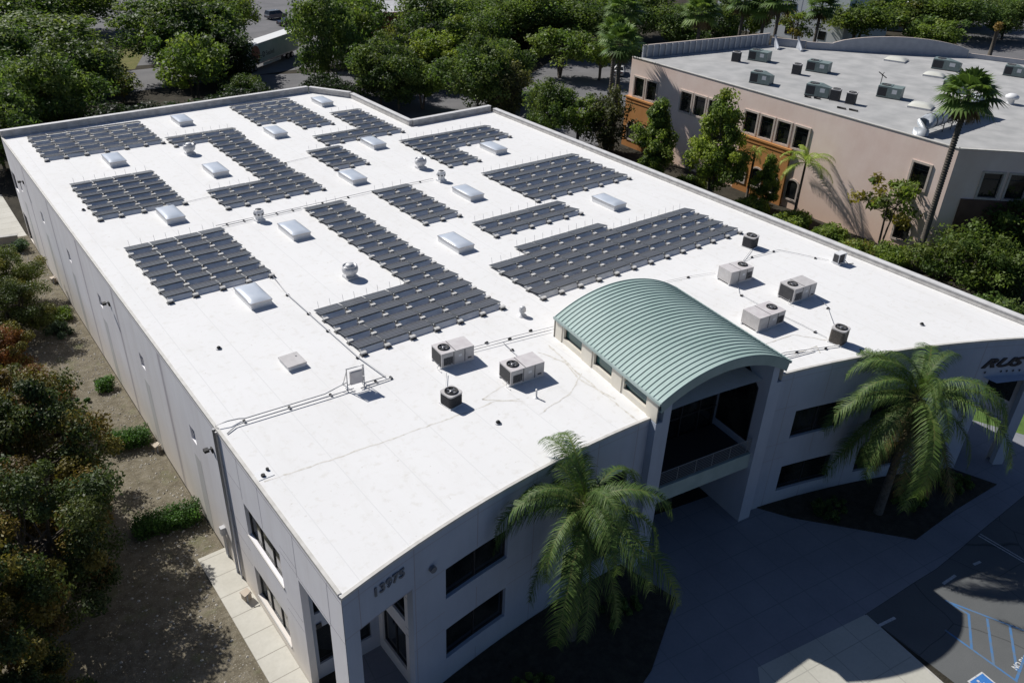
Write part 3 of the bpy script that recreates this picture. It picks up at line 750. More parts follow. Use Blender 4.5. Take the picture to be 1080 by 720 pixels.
# ------------------------------------------------------------------ solar arrays
PWD, PDP, TILT = 2.03, 1.36, radians(10)
def panel_protos():
    mb = MB(); c, s = cos(TILT), sin(TILT); z0 = .14
    def T(x, y, z): return (x, y*c - 0*z, z0 + (PDP-y)*s + z)     # high edge at y=0 (towards -y), low at y=PDP
    mb.face([T(.03,.03,.042),T(PWD-.03,.03,.042),T(PWD-.03,PDP-.03,.042),T(.03,PDP-.03,.042)], 0)
    for x0,y0,x1,y1 in ((0,0,PWD,.03),(0,PDP-.03,PWD,PDP),(0,.03,.03,PDP-.03),(PWD-.03,.03,PWD,PDP-.03)):
        P = [T(x0,y0,0),T(x1,y0,0),T(x1,y1,0),T(x0,y1,0),T(x0,y0,.046),T(x1,y0,.046),T(x1,y1,.046),T(x0,y1,.046)]
        for f in ((0,1,5,4),(1,2,6,5),(2,3,7,6),(3,0,4,7),(4,5,6,7),(3,2,1,0)): mb.face([P[k] for k in f], 1)
    zt = z0 + PDP*s
    p = mb.mesh('solar_panel', [M['panel'], M['panelframe']])
    mb = MB()                                                      # sloped sheet closing the high side
    mb.face([(.16,-.28,.035),(PWD-.16,-.28,.035),(PWD-.07,-.03,zt-.05),(.07,-.03,zt-.05)], 0)
    mb.face([(.16,-.28,.035),(PWD-.16,-.28,.035),(PWD-.16,-.38,.012),(.16,-.38,.012)], 0)
    mb.face([(.16,-.28,.035),(.07,-.03,zt-.05),(.07,.25,.12)], 0); mb.face([(PWD-.16,-.28,.035),(PWD-.07,-.03,zt-.05),(PWD-.07,.25,.12)], 0)
    d = mb.mesh('wind_deflector', [M['deflector']])
    mb = MB(); mb.box(-.2,-.56,.16,.2,-.3,.27,0); mb.box(-.26,-.62,.02,.26,-.24,.06,1); mb.box(-.2,-.5,.06,-.14,-.3,.16,1); mb.box(.14,-.5,.06,.2,-.3,.16,1)
    mb.face([(-.045,-.04,.335),(.045,-.04,.335),(.045,1.34,.12),(-.045,1.34,.12)],3)
    b = mb.mesh('ballast_block', [M['ballast'], M['ballast_leg'], M['alu'], M['curb']])
    mb = MB(); mb.tube([(0,0,.03),(-.03,.06,.62)], .014, 5); mb.box(-.06,-.06,0,.06,.06,.04)
    rd = mb.mesh('mounting_rod', [M['rod']])
    return p, d, b, rd
PM, DM, BM_, RM = panel_protos()
arrays = [  # label, list of (rows, x0, n modules), y of back edge, pitch, module pitch
 ('dark solar panel block at the left roof edge, the front one near the lone hatch', -23.35, -3.45, 1.97, 2.1, [(6,0,4)]),
 ('block of solar panels in the back left roof corner by the rear parapet', -23.8, 33.4, 2.03, 2.08, [(5,0,6)]),
 ('square block of solar panels at the left edge, between two skylights of the left column', -23.45, 14.8, 1.83, 2.0, [(6,0,4)]),
 ('long Z-shaped solar array wrapping a round roof ventilator behind its top wing', -12.9, 25.2, 1.91, 2.04, [(2,1,4),(8,2.85,2),(3,0,5)]),
 ('stepped solar array nearest the back parapet between two rear skylights', .3, 34.7, 2.03, 2.07, [(5,0,4),(2,2,2)]),
 ('L-shaped solar array beside the notched parapet corner at the back', 3.85, 25.3, 2.02, 2.1, [(4,3,2),(2,0,5)]),
 ('smallest solar block, four short rows between two middle skylights', .75, 12.4, 1.82, 2.08, [(4,0,2)]),
 ('L-shaped solar array at the back right beside the white upblast fan', 11.75, 10.5, 1.83, 2.13, [(3,0,6),(3,0,2)]),
 ('large rectangular solar array of five long rows near the right parapet', 13.4, -4.0, 1.99, 2.19, [(5,0,6)]),
 ('two-row solar strip between the large right arrays', 4.65, -14.75, 2.02, 2.12, [(2,0,5)]),
 ('largest solar array, widest rows just behind the green vault', .55, -21.3, 1.79, 2.03, [(1,2,5),(4,0,12)]),
 ('narrow five-row solar block two panels wide in the roof centre', .8, -2.6, 2.07, 2.08, [(5,0,2)]),
 ('L-shaped solar array with a long narrow tail, in front of the mushroom vent', -15.0, -3.2, 1.9, 2.05, [(10,3.95,2),(4,0,6)]),
]
rgp = random.Random(17)
for lab, x0, yb, pit, mp, runs in arrays:
    rows = []; y = yb
    for cnt, sft, nm in runs:
        for k in range(cnt): rows.append((y, x0+sft*mp, nm)); y -= pit
    root = thing('solar_array', lab, 'solar array', (x0, y, H), 0, 'solar panel arrays on the white roof')
    for ri, (yr, xr, nm) in enumerate(rows):
        yo = yr - PDP*cos(TILT)
        lx, ly = xr-x0, yo-y
        for k in range(nm):
            o = link('solar_panel', PM, root, (lx+k*mp+.05, ly, .0), (0, rgp.uniform(-.008,.008), 0))
            o.scale = ((mp-.10)/2.03, 1, 1)
            link('wind_deflector', DM, o)
        for k in range(nm+1):
            link('ballast_block', BM_, root, (lx+k*mp-(0 if 0 < k < nm else (-.18 if k == 0 else .18)), ly+.02, 0))
    # rods along the exposed back edges
    prev = None
    for ri, (yr, xr, nm) in enumerate(rows):
        for k in range(nm):
            for t in (.28, .75):
                xx = xr + (k+t)*mp
                if ri == 0 or not (rows[ri-1][1]-.2 <= xx <= rows[ri-1][1]+rows[ri-1][2]*mp+.2):
                    link('mounting_rod', RM, root, (xx-x0, yr-y+.22, 0))

# ------------------------------------------------------------------ skylights
def make_skylight(label, loc):
    t = thing('skylight', label, 'skylight', loc, 0, 'domed skylights on the white roof')
    Wd, Dp = 1.62, 3.25
    mb = MB(); mb.box(0,0,0,Wd,Dp,.44); mb.build('curb', M['curb'], t)
    mb = MB(); mb.box(-.05,-.05,.442,Wd+.05,Dp+.05,.54); mb.build('frame', M['alu'], t)
    mb = MB(); nx, ny = 10, 14
    def zz(i, j):
        a, b = i/nx*2-1, j/ny*2-1
        return .542 + .17*((1-abs(a)**2.6)*(1-abs(b)**3.4))**.6
    for i in range(nx):
        for j in range(ny):
            q = [(i,j),(i+1,j),(i+1,j+1),(i,j+1)]
            mb.face([(.0+Wd*a/nx, .0+Dp*b/ny, zz(a,b)) for a, b in q], 0, True)
    d = mb.build('dome', M['sky_dome'], t)
    bm_merge(d); return t
import bmesh
def bm_merge(o):
    bm = bmesh.new(); bm.from_mesh(o.data); bmesh.ops.remove_doubles(bm, verts=bm.verts, dist=1e-4); bm.to_mesh(o.data); bm.free()
sky_list = [
 ((-18.64,-19.46),'domed skylight nearest the front left, just before the front left solar block'),
 ((-18.6,-.18),'domed skylight behind the front left solar block, left column'),
 ((-18.61,18.14),'domed skylight between the two rearmost blocks of the left edge'),
 ((-7.73,29.12),'domed skylight near the rear parapet, left of the round vent'),
 ((-10.78,9.56),'domed skylight in the elbow of the Z-shaped solar array'),
 ((-10.71,-9.51),'domed skylight behind the mushroom vent, left of the narrow solar tail'),
 ((-.05,18.91),'domed skylight right of the Z-shaped array, before the stepped rear array'),
 ((10.88,28.65),'rearmost domed skylight, by the angled parapet corner'),
 ((7.82,9.3),'domed skylight touching the front edge of the L array by the notch'),
 ((.27,.17),'domed skylight just in front of the smallest solar block'),
 ((7.88,-10.02),'domed skylight between the narrow roof centre block and the two-row strip'),
 ((18.81,.48),'domed skylight in the elbow of the back right L-shaped array'),
 ((-.07,-19.58),'domed skylight beside the tail end of the long narrow array, near the vault'),
 ((18.42,-19.64),'domed skylight nearest the right parapet, behind the largest array'),
]
first = None
for (x, y), lab in sky_list:
    if first is None: first = make_skylight(lab, (x,y,H+.003))
    else: dup(first, lab, (x,y,H+.003))
# flat roof hatch
t = thing('roof_hatch', 'low flat grey roof hatch with a plain lid standing alone front left', 'hatch', (-19.9,-28.75,H+.003), 0)
mb = MB(); mb.box(0,0,0,1.25,1.5,.26); mb.build('curb', M['curb'], t)
mb = MB(); mb.box(-.05,-.05,.262,1.3,1.55,.36); mb.tube([(1.0,1.05,.36),(1.0,1.05,.42)], .05, 8); mb.build('lid', M['acgrey'], t)

# ------------------------------------------------------------------ roof vents
def mushroom(label, loc, s=1.0):
    t = thing('roof_ventilator', label, 'roof vent', loc, 0, 'round galvanised roof ventilators'); t.scale = (s,s,s)
    mb = MB(); mb.box(-.55,-.55,0,.55,.55,.22); mb.build('curb', M['galv'], t)
    mb = MB(); mb.lathe([(.42,.222),(.42,.42),(.60,.50),(.70,.66),(.73,.84),(.72,1.0),(.66,1.12),(.60,1.13)], 24); mb.build('body', M['galv'], t)
    mb = MB(); mb.lathe([(.60,1.0),(.60,1.14),(.67,1.13),(.67,1.2),(.56,1.2),(.54,1.1),(.02,1.1)], 24); mb.build('rim', M['alu'], t)
    mb = MB(); mb.lathe([(.40,1.08),(.40,1.24),(.34,1.34),(.2,1.4),(.01,1.42)], 20); mb.build('cap', M['galv'], t)
    return t
mv = mushroom('large galvanised mushroom ventilator beside the long narrow solar tail', (-9.95,-18.55,H+.003), .9)
dup(mv, 'round ventilator in the hook of the Z-shaped array near the rear', (-10.2,18.4,H+.003), 0, None, .9)
dup(mv, 'round ventilator left of the back right L-shaped array', (9.05,1.15,H+.003), 0, None, .9)
def upblast(label, loc):
    t = thing('exhaust_fan', label, 'exhaust fan', loc, 0, 'white upblast exhaust fans')
    mb = MB(); mb.box(-.42,-.42,0,.42,.42,.2); mb.build('curb', M['curb'], t)
    mb = MB(); mb.lathe([(.38,.2),(.38,.5),(.48,.62),(.48,.95),(.42,1.1),(.30,1.12)], 8, m=0, sm=False)
    for k in range(8):
        a = 2*pi*(k+.5)/8; mb.box(-.07,-.02,.66,.07,.02,.8,1,M=Matrix.Rotation(a,4,'Z') @ Matrix.Translation((0,.455,0)))
    mb.build('housing', [M['curb'], M['black']], t)
    mb = MB(); mb.lathe([(.30,1.06),(.30,1.125),(.02,1.123)], 16); mb.build('outlet', M['fan'], t)
    return t
uf = upblast('white exhaust fan with dark ports by the cross conduit, behind front left block', (-11.35,-3.55,H+.003))
dup(uf, 'white exhaust fan with dark ports beside the back right L-shaped array', (8.7,-3.45,H+.003))
# stack vents
t = thing('stack_vent', 'small tiered metal vent stack between solar rows and the green vault', 'vent', (-2.28,-31.33,H+.003))
mb = MB(); mb.lathe([(.38,0),(.30,.1),(.16,.16),(.16,.42)], 16); mb.build('flashing', M['galv'], t)
mb = MB(); mb.lathe([(.16,.36),(.27,.40),(.27,.46),(.2,.5),(.27,.55),(.27,.6),(.2,.65),(.24,.7),(.14,.8),(.02,.84)], 16); mb.build('cap', M['galv'], t)
t = thing('vent_pipe', 'white gooseneck pipe in front of the right of two front units', 'pipe', (-8.25,-40.4,H+.003))
mb = MB(); mb.tube([(0,0,0),(0,0,.58),(-.03,.02,.66)], .06, 10); mb.build('pipe', M['pipe_white'], t)
mb = MB(); mb.lathe([(.16,0),(.11,.05),(.065,.09)], 12); mb.build('flashing', M['curb'], t)
for (x, y, lab) in [(-11.9,-41.2,'small dark drain cover beside the round condenser at the front'),(22.5,-49.6,'tiny dark roof drain near the right parapet'),(-23.9,7.3,'tiny dark drain near the left roof edge by the square block'),(-22.6,-23.4,'tiny dark drain at left edge before the front left block')]:
    t = thing('roof_drain', lab, 'drain', (x,y,H+.003)); mb = MB(); mb.lathe([(.22,0),(.2,.05),(.12,.06)], 12); mb.build('flange', M['pipe'], t)
    mb = MB(); mb.lathe([(.14,.05),(.14,.13),(.08,.2),(.02,.21)], 10); mb.build('strainer', M['black'], t)

# ------------------------------------------------------------------ air conditioning units
def fan_top(t, x, y, z, r, rim='black', blades=5):
    mb = MB(); mb.lathe([(r+.05,z+.002),(r+.05,z+.07),(r,z+.07),(r-.01,z+.012),(.02,z+.012)], 22, (x,y)); g = mb.build('fan', M[rim], t)
    mb = MB(); mb.lathe([(.13,z+.02),(.13,z+.055),(.02,z+.06)], 12, (x,y), 0)
    for k in range(blades):
        a = 2*pi*k/blades; q = []
        for rr, da in ((.12,0),(r-.05,-.15),(r-.05,.42),(.12,.5)): q.append((x+rr*cos(a+da), y+rr*sin(a+da), z+.03+(.014 if da > .2 else 0)))
        mb.face(q)
    mb.build('blade', M['alu'], g)
    mb = MB()
    for rr in (r*.35, r*.6, r*.85):
        mb.tube([(x+rr*cos(2*pi*k/18), y+rr*sin(2*pi*k/18), z+.075) for k in range(19)], .007, 4)
    for k in range(8):
        a = 2*pi*k/8; mb.tube([(x+.1*cos(a),y+.1*sin(a),z+.075),(x+r*cos(a),y+r*sin(a),z+.075)], .007, 4)
    mb.build('guard', M['fan'], g)
def package_unit(label, loc, rot, L, D, Hh, fan_side, coil_side, topm='acpink'):
    t = thing('rooftop_unit', label, 'air conditioner', loc, rot, 'packaged air conditioning units on the white roof')
    mb = MB()
    for y0 in (.05, D-.15): mb.box(-.05,y0,0,L+.05,y0+.1,.12)
    mb.build('base_rail', M['curb'], t)
    mb = MB(); mb.box(0,0,.122,L,D,Hh,0,1); 
    # panel joints and access panels on the front
    fx = (0, L*.38, L*.72, L)
    for a, b in zip(fx[:-1], fx[1:]): mb.box(a+.04,-.015,.2,b-.04,-.003,Hh-.06,0)
    mb.box(L*.04,-.03,Hh-.03,L*.98,-.004,Hh+.012,0)
    mb.build('cabinet', [M['acgrey'], M[topm]], t)
    mb = MB(); mb.face([(L*.52,-.019,Hh*.55),(L*.62,-.019,Hh*.55),(L*.62,-.019,Hh*.7),(L*.52,-.019,Hh*.7)], 0); mb.face([(L*.8,-.019,.3),(L*.92,-.019,.3),(L*.92,-.019,.42),(L*.8,-.019,.42)], 1); mb.build('label_plate', [M['curb'], M['acdark']], t)
    mb = MB()
    for a in (L*.36, L*.70): mb.face([(a,-.018,.16),(a+.05,-.018,.16),(a+.05,-.018,Hh-.05),(a,-.018,Hh-.05)])
    mb.face([(L*.42,.02,Hh+.004),(L*.44,.02,Hh+.004),(L*.44,D-.02,Hh+.004),(L*.42,D-.02,Hh+.004)]); mb.build('panel_seam', M['acdark'], t)
    mb = MB()
    if coil_side == 'left': mb.box(-.03,.12,.2,-.004,D-.1,Hh-.1)
    else: mb.box(L+.004,.12,.2,L+.03,D-.1,Hh-.1)
    cx0, cx1 = (L*.06, L*.34) if coil_side == 'left' else (L*.72, L*.95)
    for k in range(9):
        z = .26+k*(Hh*.5)/9; mb.box(cx0,-.035,z,cx1,-.018,z+.04)
    mb.build('coil_grille', M['acdark'], t)
    fan_top(t, L*.22 if fan_side == 'left' else L*.78, D*.52, Hh, min(.36, D*.3))
    mb = MB(); mb.tube([(L*.3,-.25,.05),(L*.3,-.12,.05),(L*.3,-.02,.3)], .03, 6); mb.tube([(-.2,-.3,.05),(-.25,.2,.06),(-.03,.3,.3)] if coil_side=='left' else [(L+.2,-.2,.05),(L+.25,.2,.06),(L+.03,.3,.3)], .03, 6)
    mb.build('pipe', M['pipe_white'], t)
    return t
R5 = radians(-5.0)
package_unit('air conditioner with fan at left, nearest to the front solar array', (-11.42,-34.2,H+.003), R5, 2.5, 1.45, 1.18, 'left', 'left')
package_unit('air conditioner with fan at left, close to the vault clerestory windows', (-8.87,-38.5,H+.003), R5, 2.62, 1.45, 1.18, 'left', 'left')
package_unit('air conditioner right of the vault, rear one with its fan at the right end', (15.15,-36.85,H+.003), radians(-7), 2.5, 1.5, 1.2, 'right', 'right')
package_unit('largest air conditioner right of the vault, dark coil end facing left', (16.84,-41.8,H+.003), R5, 2.6, 1.55, 1.3, 'left', 'left', 'acgrey')
package_unit('air conditioner touching the green vault edge on its right side', (10.72,-43.15,H+.003), R5, 2.8, 1.7, 1.2, 'right', 'right')
def condenser(label, loc, r, h, body, top):
    t = thing('condenser', label, 'condenser', loc, radians(8), 'upright condenser units')
    mb = MB(); mb.box(-r*1.05,-r*1.05,0,r*1.05,r*1.05,.07); mb.build('pad', M['curb'], t)
    def rs(q, k): 
        pts = []
        for cx, cy, a0 in ((1,1,0),(-1,1,90),(-1,-1,180),(1,-1,270)):
            for j in range(5):
                a = radians(a0+j*22.5); pts.append((cx*(q-k)+k*cos(a), cy*(q-k)+k*sin(a)))
        return pts
    mb = MB(); mb.prism(rs(r,r*.35), .072, h-.1)
    for k in range(10): mb.prism(rs(r+.012,r*.35), .14+k*(h-.34)/10, .14+k*(h-.34)/10+.035, bottom=True)
    mb.build('coil', M[body], t)
    mb = MB(); mb.prism(rs(r+.03,r*.37), h-.098, h, bottom=True); mb.build('lid', M[top], t)
    fan_top(t, 0, 0, h, r*.74, 'black', 4)
    return t
condenser('squat dark condenser in front of the two front units', (-13.1,-37.85,H+.003), .52, .95, 'acdark', 'acgrey')
condenser('tall brown condenser near the front edge, right of the vault', (14.6,-47.4,H+.003), .52, 1.25, 'acbrown', 'acgrey')
condenser('grey condenser at the right tip of the largest solar array', (23.1,-32.6,H+.003), .55, 1.1, 'acdark', 'acgrey')
t = thing('mini_split_unit', 'small slim outdoor unit with square grille by the right parapet', 'air conditioner', (26.4,-39.6,H+.003), radians(-4))
mb = MB(); mb.box(0,0,.14,1.0,.62,1.02); mb.build('cabinet', M['curb'], t)
mb = MB(); mb.box(.06,-.02,.2,.74,-.003,.96); mb.box(-.02,.06,.24,-.003,.56,.94); mb.build('grille', M['acdark'], t)
mb = MB(); mb.box(.05,-.15,0,.2,.75,.137); mb.box(.78,-.15,0,.93,.75,.137); mb.build('foot', M['curb'], t)
mb = MB(); mb.tube([(.9,-.05,.3),(1.1,-.3,.05),(1.6,-.45,.05)], .03, 6); mb.build('pipe', M['black'], t)

# electrical combiner rack
t = thing('combiner_rack', 'metal frame rack carrying a grey electrical box at the conduit bend', 'electrical rack', (-17.8,-33.0,H+.003), radians(-5))
mb = MB()
for x in (0, 1.15): mb.tube([(x,0,0),(x,0,1.72)], .035, 6); mb.tube([(x,.02,1.5),(x+.05,.9,.02)], .03, 6); mb.tube([(x,-.1,.03),(x+.05,1.0,.03)], .035, 6)
for z in (.5, 1.68): mb.tube([(0,0,z),(1.15,0,z)], .03, 6)
mb.build('frame', M['alu'], t)
mb = MB(); mb.box(.16,-.2,.55,1.0,-.04,1.5); mb.build('cabinet', M['acgrey'], t)
mb = MB(); mb.box(.2,-.225,.6,.96,-.203,1.45); mb.build('door', M['acpink'], t)
mb = MB(); mb.box(1.04,-.18,1.0,1.13,-.04,1.62); mb.box(1.04,-.18,.6,1.13,-.04,.9); mb.build('switch_box', M['pipe'], t)

# conduits on rubber blocks
def conduit(label, runs, blocks, rad=.045, m='pipe', zc=.14):
    t = thing('roof_conduit', label, 'conduit', (runs[0][0][0], runs[0][0][1], H), 0, 'conduits on rubber blocks')
    ox, oy = runs[0][0][:2]
    for run in runs:
        mb = MB(); mb.tube([(p[0]-ox, p[1]-oy, (p[2] if len(p) > 2 else zc)) for p in run], rad*.72, 6); mb.build('pipe', M[m], t)
    for (x, y, a) in blocks:
        mb = MB(); mb.box(-.13,-.07,.003,.13,.07,.11); mb.build('support_block', M['black'], t, (x-ox,y-oy,0), a)
    return t
def between(a, b, n, ang): return [(a[0]+(b[0]-a[0])*(i+.5)/n, a[1]+(b[1]-a[1])*(i+.5)/n, ang) for i in range(n)]
conduit('twin conduit from the left wall riser across to the rack', [[(-26.02,-32.05,-.3),(-26.0,-32.05,.22),(-25.3,-32.15,.3),(-24.6,-32.1,.16),(-24.3,-32.25,.14),(-19.2,-32.6),(-18.2,-32.55,.3),(-17.75,-32.85,.6)],[(-25.7,-33.0,.06),(-25.0,-32.6,.1),(-24.4,-32.6),(-18.9,-33.0),(-17.4,-33.05)]], [(-24.4,-32.4,pi/2),(-21.6,-32.62,pi/2),(-18.9,-32.8,pi/2)], .05)
conduit('long conduit along the front left block down to the rack', [[(-14.95,-13.5),(-15.45,-18.7),(-15.35,-29.8),(-15.05,-33.0),(-16.5,-32.9),(-17.0,-32.9,.5)],[(-14.75,-33.3,.1),(-17.0,-33.25,.1)]], [(-15.0,-14.2,0),(-15.45,-18.7,0),(-15.4,-22.3,0),(-15.38,-25.4,0),(-15.35,-29.8,0),(-14.75,-33.2,pi/2),(-15.8,-33.05,pi/2)], .055)
conduit('cross conduit behind the front left block, passing the white fan', [[(-15.2,-2.9),(-6.9,-2.75),(.9,-2.5),(8.2,-2.7)],[(-14.8,-3.3),(-7.0,-3.05)]], between((-15,-3.0),(-7,-2.9),5,pi/2)+between((-6,-2.7),(8,-2.6),5,pi/2), .035)
conduit('thin conduit from the rear unit pair over to the vault', [[(-8.95,-33.1),(-4.7,-33.6),(-1.5,-34.1)],[(-8.9,-33.4),(-2.0,-34.4)]], [(-8.7,-33.3,.2),(-6.9,-33.1,.2),(-5.2,-33.6,.2),(-3.2,-33.5,.2)], .03)
conduit('short gas line joining the front unit to the vault conduit', [[(-6.0,-33.9),(-6.4,-37.2)]], [(-6.0,-34.9,0)], .03)
conduit('line from the front rear unit to the squat condenser', [[(-11.5,-34.9),(-12.5,-36.3),(-12.9,-37.2)]], [(-12.55,-36.4,0)], .03, 'pipe_white')
conduit('long thin line from the rear right unit toward the brown condenser', [[(16.0,-37.0,.1),(14.6,-38.3,.1),(14.4,-40.5,.1),(14.5,-44.5,.1),(14.4,-46.6,.1)],[(19.5,-42.2,.08),(18.9,-43.6,.08),(15.6,-46.7,.1)]], [(14.55,-38.6,0),(14.4,-42.2,0),(14.45,-45.6,0),(18.6,-43.9,0),(16.4,-46.1,0)], .028)
conduit('pipe run from the vault corner to the brown condenser', [[(7.4,-45.9,.12),(9.9,-46.2,.12),(14.3,-47.9,.12)],[(7.6,-46.3,.1),(12,-47.2,.1)]], [(8.6,-46.1,.3),(10.8,-46.6,.3),(13.0,-47.5,.3)], .06, 'pipe_white')
conduit('thin line from grey condenser across to the slim unit', [[(18.5,-34.6,.1),(21.2,-34.3,.1),(24.6,-34.7,.1),(26.6,-38.6,.1)],[(22.5,-33.3,.1),(19.0,-34.8,.1)]], [(19.2,-34.7,.3),(21.3,-34.3,.3),(24.0,-34.6,.3),(26.0,-37.6,.3),(18.0,-34.6,.3)], .028)
conduit('thin cable line from behind the vault toward the grey condenser', [[(5.5,-32.4,.1),(13.6,-33.9,.1),(16.0,-34.6,.1)]], [(8.2,-32.9,.2),(13.4,-33.9,.2)], .022, 'pipe_white')
conduit('rear cross cable linking the left arrays', [[(-15.4,4.3,.08),(-12.9,4.6,.08)],[(-2.6,10.2,.08),(.6,10.6,.08)]], [(-2.7,10.1,0)], .022)

# ------------------------------------------------------------------ stucco building on the right
K = thing('stucco_building', 'pink stucco building with orange lower blocks, dark windows and a grey flat roof', 'building')
P0 = Vector((64.2,24.35)); dK = Vector((-.0213,-.99977)); nK = Vector((.99977,-.0213)); LK = 55.5
ZK = 14.5
P1 = P0 + dK*LK; dS = Vector((.7428,-.6695)); nS = Vector((.6695,.7428)); LS = 40
P2 = P1 + dS*LS
def PK(s, off=0): q = P0 + dK*s + nK*off; return (q.x, q.y)
def PKs(s, off=0): q = P1 + dS*s + nS*off; return (q.x, q.y)
up = [(a, a+2.15, 8.6, 11.55) for a in (1.25,4.1,11.7,14.55,17.4,24.4,27.3,30.2,33.2,50.7)]
low = [(50.7,52.7,1.6,3.8)]
mb = MB(); wallgrid(mb, PK, 0, LK, 0, ZK, up+low, 0, 0, .3); mb.build('front_wall', M['pink'], K)
sid = [(3.75,5.95,8.8,11.8),(6.85,9.05,8.8,11.8),(13.5,15.7,8.8,11.8),(16.6,18.8,8.8,11.8),(26,28.2,8.8,11.8)]
mb = MB(); wallgrid(mb, PKs, 0, LS, 0, ZK, sid, 0, 0, .3); mb.build('side_wall', M['pink'], K)
def trim(P, o, parent, t=.26, pr=.14):
    s0, s1, z0, z1 = o; mb = MB()
    for a, b, c, d in ((s0-t,s0,z0-t,z1+t),(s1,s1+t,z0-t,z1+t),(s0,s1,z1,z1+t),(s0,s1,z0-t,z0)):
        q = [P(a,-pr),P(b,-pr),P(b,.1),P(a,.1)]; mb.prism(q, c, d, bottom=True)
    return mb.build('window_trim', M['pinkframe'], parent)
for o in up+low:
    f = window(K, PK, o, .22, 0, o[2]+2.2 if o[3]-o[2] > 2.5 else None, fw=.09); trim(PK, o, f)
for o in sid:
    f = window(K, PKs, o, .22, 0, o[2]+2.2, fw=.09); trim(PKs, o, f)
# orange blocks standing proud of the lower floor
def block(s0, s1, z1, P, pr=.35):
    mb = MB(); q = [P(s0,-pr),P(s1,-pr),P(s1,.2),P(s0,.2)]; mb.prism(q, 0, z1)
    q = [P(s0-.12,-pr-.16),P(s1+.12,-pr-.16),P(s1+.12,.2),P(s0-.12,.2)]; mb.prism(q, z1+.003, z1+.25, bottom=True)
    q = [P(s0-.06,-pr-.08),P(s1+.06,-pr-.08),P(s1+.06,.2),P(s0-.06,.2)]; mb.prism(q, z1-.55, z1-.35, bottom=True)
    return mb.build('orange_block', M['orange'], K)
block(-.1, 6.45, 8.05, PK); block(24.5, 33.3, 8.05, PK)
mb = MB(); q = [PKs(2.0,-.3),PKs(30,-.3),PKs(30,.2),PKs(2.0,.2)]; mb.prism(q, 0, 8.5); mb.build('brown_block', mat('brown_stucco', (.10,.055,.04), .9, (.14,.08,.055), .6), K)
def arched(s, wd, z0, zs, pr):
    def Q(x, z, o): p = PK(s+x, o); return (p[0], p[1], z)
    def outline(g, o):
        pts = [Q(-wd/2-g, z0-g, o), Q(wd/2+g, z0-g, o)]
        for k in range(9):
            a = pi*k/8; pts.append(Q((wd/2+g)*cos(a), zs+(wd*.32+g)*sin(a), o))
        return pts
    mb = MB(); A, Bq, Cq = outline(.24, -pr-.12), outline(0, -pr-.12), outline(0, -pr-.01); D = outline(.24, -pr)
    n = len(A)
    for i in range(n):
        j = (i+1) % n; mb.face([A[i],A[j],Bq[j],Bq[i]]); mb.face([Bq[i],Bq[j],Cq[j],Cq[i]]); mb.face([A[i],A[j],D[j],D[i]])
    f = mb.build('arched_window', M['pinkframe'], K)
    mb = MB(); mb.face(outline(0, -pr-.02)); mb.build('pane', M['glass'], f)
for s, pr in ((1.9,.35),(4.3,.35),(25.6,.35),(28.5,.35),(31.2,.35),(34.6,0)): arched(s, 1.7, 1.45, 3.6, pr)
# roof, coping, back parapets
BK = [(126,-22),(123,-12),(119.4,-3.7),(101.8,12),(98.4,15.3),(95.2,20.6)]
mb = MB(); pin = [PK(0,.01), PK(LK,.01), tuple(P2)] + BK
mb.face([(x, y, ZK-.25) for x, y in pin]); mb.build('roof', M['pinkroof'], K)
mb = MB()
for a, b, P in ((0,LK,PK),(0,LS,PKs)):
    q = [P(a,-.08),P(b,-.08),P(b,.34),P(a,.34)]; mb.prism(q, ZK-.02, ZK+.07, bottom=True)
mb.build('coping', M['coping'], K)
def par2(pts, zt, name='parapet'):
    mb = MB()
    for (a, b, za, zb) in zip(pts[:-1], pts[1:], zt[:-1], zt[1:]):
        dx, dy = b[0]-a[0], b[1]-a[1]; L = hypot(dx, dy); nx, ny = -dy/L*.35, dx/L*.35
        A = [(*a,0),(*b,0),(*b,zb),(*a,za)]; Bq = [(a[0]+nx,a[1]+ny,0),(b[0]+nx,b[1]+ny,0),(b[0]+nx,b[1]+ny,zb),(a[0]+nx,a[1]+ny,za)]
        mb.face(A, 0); mb.face(Bq, 0); mb.face([A[3],A[2],Bq[2],Bq[3]], 1); mb.face([A[0],A[3],Bq[3],Bq[0]], 0); mb.face([A[1],A[2],Bq[2],Bq[1]], 0)
    return mb.build(name, [M['blueparapet'], M['pinkframe']], K)
par2([(66.2,23.9),(95.0,20.6)], [16.2,16.3])
par2([(95.3,20.4),(98.4,15.3)], [15.6,15.6])
par2([(98.5,15.2),(101.8,12.0)], [15.45,15.45])
arcp = [(101.8+17.6*t, 12-15.7*t) for t in [i/14 for i in range(15)]]
par2(arcp, [15.55+1.55*(1-(2*i/14-1)**2)**.8 for i in range(15)], 'arched_parapet')
par2([(119.4,-3.75),(123,-12),(126,-22)], [15.0,15.0,15.0])
for i in range(22):
    t = (i+.5)/22; x, y = 66.2+28.8*t, 23.9-3.3*t; mb = MB(); mb.box(x-.08,y-.25,ZK-.2,x+.08,y-.03,16.1); mb.build('parapet_rib', M['parapet_top'], K)
for x, y in ((94.6,18.4),(97.2,15.4)):
    mb = MB(); mb.face([(x,y+.9,ZK-.2),(x+.3,y+.9,16.3),(x-1.6,y-1.4,ZK-.2)]); mb.prism([(x,y+.9),(x+.3,y+.7),(x-1.4,y-1.6),(x-1.7,y-1.4)], ZK-.24, ZK+.1); 
    q0, q1 = Vector((x,y+.9,16.2)), Vector((x-1.6,y-1.4,ZK-.1)); mb.tube([q0,q1], .22, 6); mb.build('buttress', M['blueparapet'], K)
